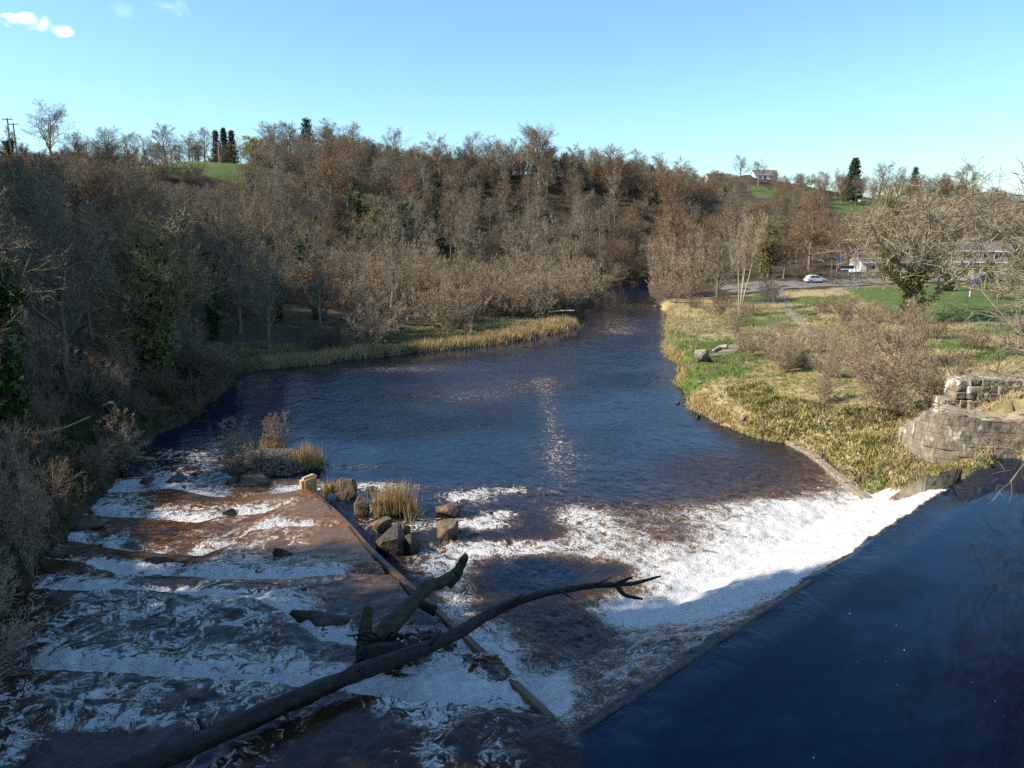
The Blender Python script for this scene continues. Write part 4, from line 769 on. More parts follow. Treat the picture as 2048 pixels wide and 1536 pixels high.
for u in list(np.arange(1418, 1478, 5.)) + list(np.arange(1548, 1660, 8.)):
    Y = gb.uniform(318, 372); p = PY(u + gb.uniform(-3, 3), 380, Y); h = gb.uniform(4.5, 8.5); PLACED.append((p[0], Y, h * .2)); BELT.append((('round', 'grey', 'red')[int(gb.integers(3))], p[0], Y, h))
# ---- woods: fill
CEIL = np.array([(-100, 320), (0, 305), (150, 300), (300, 308), (318, 335), (335, 358), (490, 362), (505, 310), (530, 268), (620, 258), (720, 265), (780, 288), (850, 305), (1000, 308), (1150, 305), (1250, 315), (1400, 345), (1420, 360), (1468, 365), (1480, 398), (1545, 398), (1560, 365), (1640, 375), (1655, 418), (1745, 420), (1760, 375), (1950, 365), (2100, 400)])
def free(x, y, r):
    return all((x - a) ** 2 + (y - b) ** 2 > (r + c) ** 2 * .5 for a, b, c in PLACED)
cand = []
g = np.random.default_rng(99)
while len(cand) < 9000:
    Y = math.sqrt(g.uniform(40 ** 2, 300 ** 2)); x = g.uniform(-.75, .72) * Y; cand.append((x, Y))
cand = np.array(cand); cz = ground_z(cand[:, 0], cand[:, 1]); cd_ = shore_d(cand[:, 0], cand[:, 1]); cu, cv, _ = project(cand[:, 0], cand[:, 1], cz)
lab_of = {'olive': 'olive tinted bushy tree', 'round': 'brown bare tree', 'grey': 'grey bare tree', 'red': 'reddish bare tree', 'slim': 'slender bare tree', 'open': 'open crowned bare tree', 'ivy': 'ivy hung bare tree', 'willow': 'tan willow thicket', 'shrub': 'low bare shrub', 'willow_pink': 'pinkish willow bush', 'redshrub': 'reddish shrub'}
nfill = {}; FILLS = []
for (x, y), z, d, u in zip(cand, cz, cd_, cu):
    if not (-80 < u < 2110) or d < 2.5: continue
    if inpoly(np.array(x), np.array(y), FIELD_L) or inpoly(np.array(x), np.array(y), FIELD_C) or inpoly(np.array(x), np.array(y), FIELD_R): continue
    bar = -26 < x < 16 and 74 < y < 112 and d < 13 - max(0, -x - 5) * .35
    right = x > float(interp_y(RLOW, y)) - 1
    if bar: continue
    if right and y < 162: continue
    if right and x > 95 and y < 165: continue
    wood = 'left wood' if x < -20 and y < 150 else ('left slope' if x < -35 else ('central slope' if u < 1420 else 'right hillside'))
    rr = g.random()
    k = ('round' if rr < .22 else 'grey' if rr < .48 else 'red' if rr < .60 else 'slim' if rr < .80 else 'open' if rr < .89 else 'olive' if rr < .92 else 'ivy')
    if (u > 650 and 74 < y < 168) and not right: k = 'willow' if rr < .6 else ('willow_pink' if rr < .8 else 'slim')
    h = g.uniform(8, 17.5); h = {'willow': g.uniform(5, 8), 'willow_pink': g.uniform(4, 6)}.get(k, h)
    if y > 165 and 1180 < u < 1440 and z < 6: h *= .7
    lim = np.interp(u, CEIL[:, 0], CEIL[:, 1]); top = PY(u, lim + 48 * g.random() ** 1.6, y)[2]; h = min(h, top - z)
    rad = h * .34 * (1 + max(0, y - 150) / 400)
    if h < 3.0 or not free(x, y, rad): continue
    if h < 5.5 and k not in ('willow', 'willow_pink'): k = 'shrub' if g.random() < .7 else 'redshrub'
    nfill[k] = nfill.get(k, 0) + 1
    if nfill[k] > 110: continue
    PLACED.append((x, y, rad)); FILLS.append((k, x, y, h, wood))
SIZE = {}
def size_word(k, h):
    return 'tall' if h > 12 else 'middling' if h > 9 else 'short' if h > 6 else 'small'
def near_label(k, x, y, h, wood):
    u, v, _ = project(x, y, 10.); best = min(LAND, key=lambda q: (q[0] - u) ** 2 + ((q[1] - y) * 2.5) ** 2)
    rel = ('behind' if y > best[1] + 12 else 'in front of' if y < best[1] - 12 else 'beside') + (' and left of' if u < best[0] - 25 else ' and right of' if u > best[0] + 25 else '')
    cut = [' on ', ' in ', ' of ', ' behind', ' beside', ' between', ' above', ' standing', ' at ', ' filling', ' right', ' left', ' below', ' where', ' near', ' by ', ' over', ' leaning', ' with', ' topping', ' rising', ' dominating', ' just', ' tucked', ' crowning', ' to ']
    sh = best[2]
    for c_ in cut:
        if c_ in sh and sh.index(c_) > 8: sh = sh[:sh.index(c_)]
    sh = ' '.join(sh.split()[:4])
    return size_word(k, h) + ' ' + lab_of[k] + ' ' + rel.replace('beside and ', '') + ' the ' + sh
lab_of['beech'] = 'domed bare tree'
for k, x, y, h in BELT: plant(k, x, y, h, near_label(k, x, y, h, 'ridge'), 'trees along the ridge')
for k, x, y, h, wood in FILLS: plant(k, x, y, h, near_label(k, x, y, h, wood), lab_of[k] + 's of the ' + wood)
gc = np.random.default_rng(23)
for i in range(130):
    uu = gc.uniform(640, 1420); Y = gc.uniform(178, 262); x = PY(uu, 400, Y)[0]; z_ = gz(x, Y)
    if float(shore_d(np.array([x]), np.array([Y]))[0]) < 4: continue
    k = ('slim', 'grey', 'shrub', 'round', 'slim', 'redshrub', 'red')[i % 7]; h = gc.uniform(3.5, 6) if k in ('shrub', 'redshrub') else gc.uniform(6.5, 11)
    h = min(h, PY(uu, float(np.interp(uu, CEIL[:, 0], CEIL[:, 1])), Y)[2] - z_)
    if h > 3: plant(k, x, Y, h, near_label(k, x, Y, h, ''), 'trees of the central slope')
print('FILL', nfill, len(PLACED))
# understorey along the shaded left bank and slopes
n_us = 0
for (x, y), z, d, u in zip(cand[::-1], cz[::-1], cd_[::-1], cu[::-1]):
    if not (0 < u < 1420) or d < .8 or n_us >= 150: continue
    if -26 < x < 16 and 74 < y < 112 and d < 11 - max(0, -x - 5) * .35: continue
    if x > float(interp_y(RLOW, y)) - 1 and y < 170: continue
    if y > 262 or (y < 120 and g.random() < .4): continue
    if inpoly(np.array(x), np.array(y), FIELD_L): continue
    n_us += 1
    hh_ = g.uniform(2.2, 4.2) * (1.45 if y > 150 else 1); kk_ = 'shrub' if g.random() < .75 else 'redshrub'; plant(kk_, x, y, hh_, near_label(kk_, x, y, hh_, ''), 'understorey shrubs', sx=1.25)
gl = np.random.default_rng(31)
for i in range(46):
    y = gl.uniform(17, 74); x = float(interp_y(LS, y)) - .5 - 9 * gl.random() ** 1.3; k = ('shrub', 'sapling', 'shrub', 'shrub')[i % 4]; h = {'shrub': gl.uniform(1.8, 3.2), 'sapling': gl.uniform(3, 5.5), 'slim': gl.uniform(6, 9)}[k]
    lab_of['sapling'] = 'bare sapling'; u_, v_, _ = project(x, y, 3.)
    if u_ < -160: continue
    plant(k, x, y, h, lab_of[k] + ' on the dark left bank ' + ('beside the lower rapids' if y < 30 else 'beside the upper rapids' if y < 42 else 'facing the islet' if y < 55 else 'beside the dark pool'), 'growth on the dark left bank')
# ---- right bank saplings and shrubs
sap = [(1790, 640, 47, 'multi stemmed alder sapling left of the stone abutment', 190), (1870, 700, 46.5, 'thin alder growing beside the stone abutment top', 90), (1590, 650, 75, 'alder sapling in the middle of the right bank grass', 110), (1535, 660, 80, 'bushy alder sapling nearest the river on the right bank', 110), (1640, 655, 74, 'slim alder sapling right of the bank path', 80),
       (1480, 640, 98, 'small alder sapling behind the boulder', 70), (1720, 690, 62, 'tall thin alder sapling on the slope', 90), (1745, 600, 72, 'upright alder sapling under the oak', 100), (1570, 710, 66, 'low alder sapling on the bank edge', 110), (1660, 740, 60, 'short alder sapling above the mossy bank', 90), (1500, 720, 74, 'low twiggy sapling over yellow moss', 90), (1840, 590, 64, 'thin sapling in the brown scrub below the lawn', 90)]
for u, vt, Y, lab, wp in sap: plant_px('sapling', u, vt, Y, lab, wp, hmin=3.2)
gs = np.random.default_rng(77)
for i in range(15):
    y = gs.uniform(46, 100); x = float(interp_y(RLOW, y)) + 4.5 + gs.random() * np.interp(y, [46, 60, 100], [6, 15, 20]); u_, v_, _ = project(x, y, 2.); u_ = float(u_)
    if u_ > 1960 or (u_ < 1470): continue
    plant('sapling', x, y, gs.uniform(2., 3.8), ('bare alder sapling among the straw grass', 'bare alder sapling on the slope above the weir', 'bare alder sapling under the oak')[0 if u_ < 1650 else 1 if y < 62 else 2], 'alder saplings on the right bank')
for k, u, vt, Y, lab, wp in [('redshrub', 1690, 582, 108, 'rounded rust coloured shrub behind the railings', 90), ('willow_pink', 1642, 592, 116, 'mauve tinted shrub beside the path', 70), ('redshrub', 1745, 600, 98, 'rust shrub to the right of the railings', 100), ('redshrub', 1800, 620, 92, 'brown scrub under the oak trunk', 110), ('redshrub', 1720, 640, 84, 'brown scrub in front of the railings', 120),
    ('redshrub', 1870, 650, 80, 'brown scrub below the lawn', 130), ('redshrub', 1790, 680, 74, 'brown scrub halfway down the slope', 130), ('redshrub', 1950, 680, 70, 'russet bramble bank below the lawn', 150), ('redshrub', 2030, 690, 64, 'russet bramble at the right edge', 150), ('shrub', 1900, 720, 60, 'grey scrub above the second stone face', 140), ('redshrub', 1820, 720, 62, 'brown scrub behind the abutment', 130), ('shrub', 1740, 750, 56, 'grey brown scrub left of the abutment', 110),
    ('shrub', 1540, 552, 128, 'dark evergreen looking shrub by the mesh fence', 60), ('redshrub', 1440, 600, 112, 'russet undergrowth at the foot of the birches', 90), ('redshrub', 1500, 600, 112, 'russet undergrowth right of the birch stems', 80), ('redshrub', 1390, 590, 122, 'brown undergrowth on the right bank edge', 70), ('willow_pink', 1350, 560, 130, 'pink tinged bush over the far right shore', 70), ('shrub', 1610, 520, 152, 'grey shrub overhanging the white car', 60), ('shrub', 1668, 535, 146, 'grey twiggy shrub right of the white car', 50), ('shrub', 1650, 605, 110, 'olive shrub by the path bend', 50),
    ('shrub', 1555, 700, 70, 'tangled grey shrub on the right bank', 120), ('shrub', 1610, 715, 66, 'tangled brown shrub beside the grassy hollow', 110), ('shrub', 1450, 590, 124, 'grey shrub left of the birches', 80), ('shrub', 1960, 800, 44, 'twiggy shrub draped over the abutment top', 120), ('redshrub', 2000, 560, 112, 'rusty hedge at the lawn edge', 70)]:
    plant_px(k, u, vt, Y, lab, wp, hmin=pxm(wp, PY(u, 700, Y)) * .36)
# shrubs on the gravel islet
plant_px('sapling', 470, 832, 42.6, 'many stemmed bare willow on the left of the gravel islet', 110)
plant_px('sapling', 545, 822, 47.0, 'single slender bare sapling on the back of the gravel islet', 62)
plant_px('redshrub', 515, 905, 43.8, 'low twiggy shrub in the middle of the gravel islet', 80, hmin=.8)
plant_px('sapling', 20, 850, 27, 'sunlit twig spray at the left edge above the shaded bank', 120)
# ------------------------------------------------------------------ grass
def blades(C, h, wd, colr, g, nb, lean=.45, spread=.18):
    """C (N,3) tuft centres -> one triangle mesh of nb blades per tuft"""
    n = len(C); c = np.repeat(C, nb, 0); hh = np.repeat(h, nb) * (.6 + .6 * g.random(n * nb)); cl = np.repeat(colr, nb, 0) * (.75 + .5 * g.random((n * nb, 1)))
    sp = np.repeat(h, nb)[:, None] * spread
    c = c + np.concatenate([g.normal(size=(n * nb, 2)) * sp, np.zeros((n * nb, 1))], 1)
    a = g.random(n * nb) * 6.283; sd_ = np.stack([np.cos(a), np.sin(a), a * 0], 1) * (wd * (.7 + .6 * g.random(n * nb)))[:, None]
    b = g.random(n * nb) * 6.283; tip = c + np.stack([np.cos(b) * hh * lean * g.random(n * nb), np.sin(b) * hh * lean * g.random(n * nb), hh], 1)
    V = np.stack([c - sd_, c + sd_, tip], 1).reshape(-1, 3); return V, np.repeat(cl, 3, 0)
def grass_obj(name, parts, label):
    V = np.concatenate([p[0] for p in parts]); Cc = np.concatenate([p[1] for p in parts]); i = np.arange(len(V) // 3) * 3
    return tag(obj(name, mesh_np(name, V, tris=np.stack([i, i + 1, i + 2], 1), attrs={'Col': Cc}), M['grass']), label, 'grass', kind='stuff')
g = np.random.default_rng(5)
STRAW, GREEN, OLIVE, GOLD, MOSS = np.array([.46, .37, .20]), np.array([.12, .155, .045]), np.array([.26, .23, .09]), np.array([.50, .35, .15]), np.array([.24, .23, .045])
def PATCH(x, y):
    a_ = fbm(x * .8 + 3, y * .8, 3, 95); b_ = fbm(x * 1.9, y * 1.9 + 7, 2, 96); pal = np.array([GREEN * .55, OLIVE * .9, MOSS, STRAW * .9, GREEN * 1.1, np.array([.13, .085, .045])])
    return pal[np.clip(((a_ * 1.1 + b_ * .9 - .45) * 5.5).astype(int), 0, 5)] * (.5 + b_[:, None])
def scatter(n, fn):
    y = 37 + (128 - 37) * g.random(n) ** 1.25; x = interp_y(RLOW, y) + g.random(n) ** 1.2 * np.interp(y, [37, 60, 100, 128], [16, 30, 40, 48]); return x, y
x, y = scatter(25000, None); d = shore_d(x, y); z = ground_z(x, y); u, v, dep = project(x, y, z)
path_px = np.array([P(1560, 603, 1.5)[:2], P(1575, 618, 1.5)[:2], P(1600, 640, 1.6)[:2], P(1625, 668, 1.8)[:2]])
ok = (d > .15) & off_slab(x, y) & (u < 2080) & ~inpoly(x, y, LAWN) & ~((z > 4) & (y < 42)) & (np.abs(x - interp_y(path_px, y)) > np.where((y > path_px[:, 1].min()) & (y < path_px[:, 1].max()), 1.0, 0))
x, y, z, d, u, v = [a[ok] for a in (x, y, z, d, u, v)]
nn = fbm(x * .16, y * .16, 3, 61); n2 = fbm(x * .6, y * .6, 3, 62)
def blob(uu, vv, ru, rv): return np.exp(-(((u - uu) / ru) ** 2 + ((v - vv) / rv) ** 2))
gr = np.clip(sstep(.46, .6, nn + .5 * (n2 - .5)) + blob(1440, 690, 70, 40) + blob(1430, 760, 60, 30) * .8 + .7 * blob(1520, 640, 60, 20) + .15 * blob(1560, 800, 160, 60) - .35 * blob(1700, 900, 150, 120) - .6 * blob(1680, 680, 60, 40) - .6 * blob(1350, 660, 60, 40), 0, 1)
mo = np.clip(blob(1560, 810, 150, 50) + blob(1720, 960, 80, 60) * .7, 0, 1) * sstep(.4, .6, n2)
c = STRAW * (1 - gr[:, None]) + GREEN * 1.15 * gr[:, None]; c = c * (1 - .7 * mo[:, None]) + MOSS * .7 * mo[:, None]; c = c * (.7 + .6 * n2[:, None]); low_ = (blob(1600, 870, 190, 90) * .8)[:, None]; c = c * (1 - low_) + PATCH(x, y) * low_
hgt = np.where(gr > .6, .2, .36) * (.5 + n2) * np.where(y < 60, .8, 1)
parts = [blades(np.stack([x, y, z - .03], 1), hgt, .026, c, g, 7, 1.3, .5)]
# tall dead grass along the water's edge
sy = 37 + (133 - 37) * g.random(5200); sx = interp_y(RLOW, sy) + g.random(5200) * 2.2; d = shore_d(sx, sy); _, sv, _ = project(sx, sy, sx * 0)
ok = (d > -.1) & (d < 1.5) & (fbm(sx * .35, sy * .35, 3, 64) > .53) & (((sv > 612) & (sv < 735)) | ((sv > 752) & (sv < 890)) | (g.random(5200) < .25)); sx, sy = sx[ok], sy[ok]; n2 = fbm(sx * .5, sy * .5, 3, 63)
parts.append(blades(np.stack([sx, sy, ground_z(sx, sy) - .05], 1), .45 * (.5 + n2), .02, (GOLD * .6 + STRAW * .4) * (.7 + .6 * n2[:, None]), g, 14, .8, .25))
grass_obj('bank_grass', parts, 'straw and green rough grass over the sunlit right bank')
# the bar
bx_ = g.uniform(-32, 13, 26000); by_ = g.uniform(76, 114, 26000); d = shore_d(bx_, by_); z = ground_z(bx_, by_); nn = fbm(bx_ * .2, by_ * .25, 3, 71); n2 = fbm(bx_ * .7, by_ * .7, 3, 72)
ok = (d > -.2) & (d < 17) & (g.random(26000) < np.where(d < 3.5, .75, .45)); bx_, by_, d, z, nn, n2 = [a[ok] for a in (bx_, by_, d, z, nn, n2)]
edge = (d < 4.2) & (nn > .34); tip = sstep(-6, 6, bx_)
c = np.where(edge[:, None], GOLD * .55 + STRAW * .35, (GREEN * .35 * (1 - tip[:, None]) + OLIVE * .5 + STRAW * (.28 + .3 * tip[:, None]))) * (.6 + .7 * n2[:, None])
parts = [blades(np.stack([bx_, by_, z - .03], 1), np.where(edge, .85, .3) * (.45 + n2), .03, c, g, 9, .8, .3)]
grass_obj('bar_grass', parts, 'pale dead grass and green turf on the low bar across the pool')
# left bank grass and brambles, with the shade darkened into their colour
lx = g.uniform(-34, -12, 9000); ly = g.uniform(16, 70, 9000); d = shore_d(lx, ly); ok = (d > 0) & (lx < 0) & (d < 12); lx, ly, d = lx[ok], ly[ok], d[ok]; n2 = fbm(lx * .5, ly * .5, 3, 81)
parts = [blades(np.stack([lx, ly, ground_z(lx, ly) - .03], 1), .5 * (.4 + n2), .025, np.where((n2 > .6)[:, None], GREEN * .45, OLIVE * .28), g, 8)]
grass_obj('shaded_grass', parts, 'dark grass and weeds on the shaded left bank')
# mossy undergrowth leaves on the bank foot near the weir
mx_ = g.uniform(17, 26, 5200); my_ = g.uniform(37, 60, 5200); d = shore_d(mx_, my_); ok = (d > .1) & (d < 5) & off_slab(mx_, my_); mx_, my_ = mx_[ok], my_[ok]; n2 = fbm(mx_ * .7, my_ * .7, 3, 91)
parts = [blades(np.stack([mx_, my_, ground_z(mx_, my_) - .02], 1), (.07 + .32 * n2), .045, np.where((n2 > .52)[:, None], 1, 1) * PATCH(mx_, my_), g, 12, 1.6, .7)]
grass_obj('bank_moss', parts, 'bright moss and weeds above the concrete edging')
def tuft(u, v, z, h, n, c1, c2, label, wide=.5):
    c = P(u, v, z); g2 = np.random.default_rng(int(u)); C = np.concatenate([g2.normal(size=(n, 2)) * wide * .5, np.zeros((n, 1))], 1)
    V, Cc = blades(C, np.full(n, h), .016, np.repeat(c1[None], n, 0), g2, 14, .35, .08); V2, C2 = blades(C * [[1.2, 1.2, 1]], np.full(n, h * .35), .02, np.repeat(c2[None], n, 0), g2, 10, .7, .15)
    V = np.concatenate([V, V2]); Cc = np.concatenate([Cc, C2]); i = np.arange(len(V) // 3) * 3
    tag(obj('grass_clump', mesh_np('grass_clump', V, tris=np.stack([i, i + 1, i + 2], 1), attrs={'Col': Cc}), M['grass'], loc=tuple(c)), label, 'grass clump', 'dead grass clumps in the river')
tuft(614, 932, .1, 1.35, 40, GOLD, GREEN, 'golden grass clump at the right end of the gravel islet', .8)
tuft(788, 1022, .1, 1.5, 46, GOLD * .85, OLIVE, 'tall dead grass clump beside the boulders', .95)
tuft(660, 985, .25, .7, 20, GOLD * .7, OLIVE, 'short brown grass tuft by the sunlit end block', .5)
tuft(545, 900, .45, .8, 24, GOLD * .8, OLIVE, 'dry grass at the foot of the slender islet sapling', .7)
tuft(1375, 745, .3, .9, 30, GOLD, OLIVE, 'straw tuft at the little muddy inlet', .9)
# pebbles of the islet
g2 = np.random.default_rng(8); n = 2600; px = ISLET[0] + g2.normal(size=n) * 1.9; py = ISLET[1] + g2.normal(size=n) * 1.4; pz = ground_z(px, py); ok = pz > -.05; px, py, pz = px[ok], py[ok], pz[ok]; n = len(px)
ico = np.array([(1, 0, 0), (-1, 0, 0), (0, 1, 0), (0, -1, 0), (0, 0, 1), (0, 0, -1)], float); tri = np.array([(0, 2, 4), (2, 1, 4), (1, 3, 4), (3, 0, 4), (2, 0, 5), (1, 2, 5), (3, 1, 5), (0, 3, 5)])
sz = (.05 + .09 * g2.random(n))[:, None, None] * (.6 + .8 * g2.random((n, 1, 3)))
V = (ico[None] * sz * (.8 + .4 * g2.random((n, 6, 1))) + np.stack([px, py, pz], 1)[:, None]).reshape(-1, 3); T_ = (tri[None] + np.arange(n)[:, None, None] * 6).reshape(-1, 3)
tag(obj('pebbles', mesh_np('pebbles', V, tris=T_), M['pebble']), 'brown pebbles heaped on the gravel islet', 'gravel', kind='stuff')
# ------------------------------------------------------------------ driftwood and bank rocks
def drift(name, pts, rad, mt, lab, cat='log', group=None):
    w_ = [np.array(p) for p in pts]; o = w_[0]; me = limb([p - o for p in w_], rad, 16, 8, len(lab), .2)
    return tag(obj(name, me, M[mt], loc=tuple(o)), lab, cat, group)
def gp(u, v, dz=0.2, z0=.8):
    p = P(u, v, z0)
    for _ in range(6): p = P(u, v, gz(p[0], p[1]) + dz)
    return p
drift('drift_log', [gp(1098, 624, .9), gp(1120, 622, .9), (gp(1150, 621, .9))], [.16, .14, .08], 'log_pale', 'pale bleached log on the bar beside the river bend', group='drift logs on the bar')
drift('drift_log', [gp(975, 623, .7), gp(990, 620, .9), gp(1002, 619, 1.)], [.12, .1, .06], 'log_pale', 'short bleached log under the pinkish willows', group='drift logs on the bar')
drift('drift_log', [gp(815, 643, .3), gp(818, 634, .8), gp(850, 632, .7), gp(930, 630, .5)], [.12, .15, .16, .10], 'log_pale', 'long bent drift log along the back of the bar', group='drift logs on the bar')
drift('drift_log', [gp(745, 648, .3), gp(780, 652, .3), gp(810, 657, .2)], [.18, .2, .15], 'log', 'dark drift log on the left of the bar', group='drift logs on the bar')
drift('drift_log', [gp(770, 643, .3), gp(830, 648, .3), gp(880, 652, .2)], [.15, .18, .12], 'log', 'dark half buried log behind the grass of the bar', group='drift logs on the bar')
drift('drift_log', [gp(55, 868, .5), gp(120, 858, .8), gp(180, 833, 1.3)], [.08, .07, .04], 'timber', 'thin grey fallen trunk slanting over the shaded left bank')
drift('broken_branch', [gp(205, 812, 1.2), gp(222, 805, 1.5), gp(230, 812, 1.2), gp(237, 828, .6)], [.06, .10, .07, .04], 'log_pale', 'sunlit broken branch in the dark left bank')
c = gp(1409, 722, .1); o = obj('bank_boulder', hull_rock(201, 1.1, .9, .85, 18), M['rock_pale'], loc=(c[0], c[1] + .5, c[2] + .4)); tag(o, 'pale sunlit boulder on the grass by the muddy inlet', 'boulder')
drift('drift_log', [gp(1427, 701, .15), gp(1440, 695, .3), gp(1455, 692, .35)], [.14, .22, .2], 'log_pale', 'grey log lying behind the pale bank boulder')
for i, (u, v, wd, lab) in enumerate([(1562, 818, 34, 'grey flat stone in the mossy right bank'), (1665, 882, 36, 'half buried stone above the concrete edging'), (1605, 822, 16, 'small dark stump on the right bank'), (1300, 622, 14, 'small rock at the foot of the far right shore'), (1318, 636, 14, 'small rock on the shore below the right bank willows'), (1310, 612, 12, 'little rock at the far right waterline')]):
    c = gp(u, v, .05); wm = pxm(wd, c) / 2; o = obj('bank_stone', hull_rock(210 + i, wm, wm * .7, wm * .5, 14), M['rock_pale' if i < 2 else 'rock'], loc=tuple(c), rz=i); tag(o, lab, 'stone', 'stones on the right bank')
gq = np.random.default_rng(12)
for i in range(26):
    y = 39 + 26 * gq.random(); x = float(interp_y(RLOW, y)) + gq.uniform(.1, 2.6); wm = gq.uniform(.15, .42)
    o = obj('bank_stone', hull_rock(300 + i, wm, wm * .75, wm * .6, 12), M[('rock', 'rock_pale', 'rock_dark')[i % 3]], loc=(x, y, max(gz(x, y), 0) + wm * .15), rz=i); tag(o, ('brown', 'pale', 'dark')[i % 3] + (' small' if wm < .28 else ' large') + ' stone in the grassy bank above the weir foam', 'stone', 'stones on the right bank')
# second weathered stone face on the right edge
t = thing('stone_face', 'upper weathered stone face at the right edge above the abutment', 'stone face', tuple(gp(1990, 800, 0, 5)))
b0 = np.array(t.location); g3 = random.Random(8)
for ci in range(5):
    sv = g3.uniform(-.6, 0) + ci * .12
    while sv < 7.5:
        ln = g3.choice((.4, .6, .9, 1.3)); z_ = -.8 + ci * .4 + g3.uniform(-.04, .04)
        if not (ci == 5 and g3.random() < .45) and not (ci == 4 and g3.random() < .15):
            bm = bx(bmesh.new(), -2.4 + sv, -2.4 + sv + ln - .02, g3.uniform(-.12, .06) - sv * .10 + ci * .07, 1.4, z_, z_ + g3.uniform(.36, .42))
            bmesh.ops.bevel(bm, geom=bm.edges[:], offset=.05, segments=1, affect='EDGES')
            for v_ in bm.verts: v_.co += Vector((g3.uniform(-1, 1), g3.uniform(-1, 1), g3.uniform(-1, 1))) * .035
            obj('stone', bm, M['stone'], t)
        sv += ln
# ------------------------------------------------------------------ paths and car park
def strip(name, path, width, mt, lab, lift=.05, n=40):
    p = smooth_path(np.asarray(path)[:, :2], n); V = []; Qd = []
    for k in range(n):
        d = p[min(k + 1, n - 1)] - p[max(k - 1, 0)]; d /= np.linalg.norm(d); nr = np.array([d[1], -d[0]])
        for o_ in np.linspace(-.5, .5, 7): q_ = p[k] + nr * o_ * width; V.append((q_[0], q_[1], gz(*q_) + lift))
    for k in range(n - 1):
        for j in range(6): i = k * 7 + j; Qd.append((i, i + 1, i + 8, i + 7))
    return tag(obj(name, mesh_np(name, V, Qd, smooth=True), M[mt]), lab, None, kind='structure')
strip('path', [gp(1555, 592, 0), gp(1563, 604, 0), gp(1578, 620, 0), gp(1600, 640, 0), gp(1622, 664, 0), gp(1640, 690, 0)], 1.7, 'path', 'narrow grey footpath from the gap in the fence')
strip('car_park', [(40, 147), (52, 147.5), (66, 147.5), (84, 147)], 13, 'asphalt', 'pale asphalt car park beyond the fence', .06)
strip('mud_patch', [P(1380, 736, .1), P(1420, 738, .1), P(1450, 728, .1), P(1480, 712, .1)], 1.8, 'path', 'brown mud at the little inlet', .05, 14)
# ------------------------------------------------------------------ car
def wheel(parent, x, y):
    wl = thing('wheel', None, None); wl.parent = parent; wl.location = (x, y, .33); del_ = [k for k in ('label', 'category') if k in wl.keys()]
    for k in del_: del wl[k]
    for nm, r, wd, mt in (('tyre', .33, .2, 'tyre'), ('rim', .21, .215, 'steel')):
        bm = bmesh.new(); bmesh.ops.create_cone(bm, cap_ends=True, segments=20, radius1=r, radius2=r, depth=wd); bmesh.ops.rotate(bm, verts=bm.verts[:], matrix=Matrix.Rotation(R(90), 3, 'X')); obj(nm, bm, M[mt], wl)
def loft_profile(pts, hw, inset):
    bm = bmesh.new(); a = [bm.verts.new((x, -hw + inset(z), z)) for x, z in pts]; b = [bm.verts.new((x, hw - inset(z), z)) for x, z in pts]
    bm.faces.new(a); bm.faces.new(b[::-1])
    for i in range(len(pts)): j = (i + 1) % len(pts); bm.faces.new([a[j], a[i], b[i], b[j]])
    bmesh.ops.recalc_face_normals(bm, faces=bm.faces[:]); return bm
cx, cy = PY(1631, 560, 150)[:2]
car = thing('parked_car', 'small white hatchback parked at the far side of the car park', 'car', (cx, cy, gz(cx, cy) + .08), R(4))
bm = loft_profile([(-2., .35), (-2.02, .75), (-1.9, 1.0), (-1.2, 1.06), (1.0, 1.02), (1.75, .88), (2.02, .65), (2.0, .32)], .85, lambda z: .0 if z < .8 else .06); bmesh.ops.bevel(bm, geom=bm.edges[:], offset=.05, segments=2, affect='EDGES'); obj('body', bm, M['white'], car)
bm = loft_profile([(-1.85, 1.0), (-1.55, 1.42), (-.9, 1.52), (.2, 1.5), (1.05, 1.0)], .80, lambda z: (z - 1.0) * .3); bmesh.ops.bevel(bm, geom=bm.edges[:], offset=.05, segments=2, affect='EDGES'); roof = obj('roof', bm, M['white'], car)
for s_ in (-1, 1):
    for x0, x1, x2, x3 in ((-1.35, -.45, -.5, -1.15), (-.38, .72, .22, -.42)):
        bm = bmesh.new(); y0, y1 = s_ * .795, s_ * .70; vs = [bm.verts.new(p) for p in ((x0, y0, 1.06), (x1, y0, 1.06), (x2, y1, 1.42), (x3, y1, 1.42))]; bm.faces.new(vs); obj('side_window', bm, M['glass'], car)
bm = bmesh.new(); bm.faces.new([bm.verts.new(p) for p in ((1.04, -.7, 1.04), (1.04, .7, 1.04), (.32, .6, 1.46), (.32, -.6, 1.46))]); obj('windscreen', bm, M['glass'], car)
for s_ in (-.6, .6): obj('headlight', box(1.93, 2.04, s_ - .15, s_ + .15, .62, .78), M['steel'], car); obj('tail_light', box(-2.05, -1.94, s_ - .12, s_ + .12, .75, .95), M['redpaint'], car)
for x_ in (-1.25, 1.28):
    for s_ in (-.78, .78): wheel(car, x_, s_)
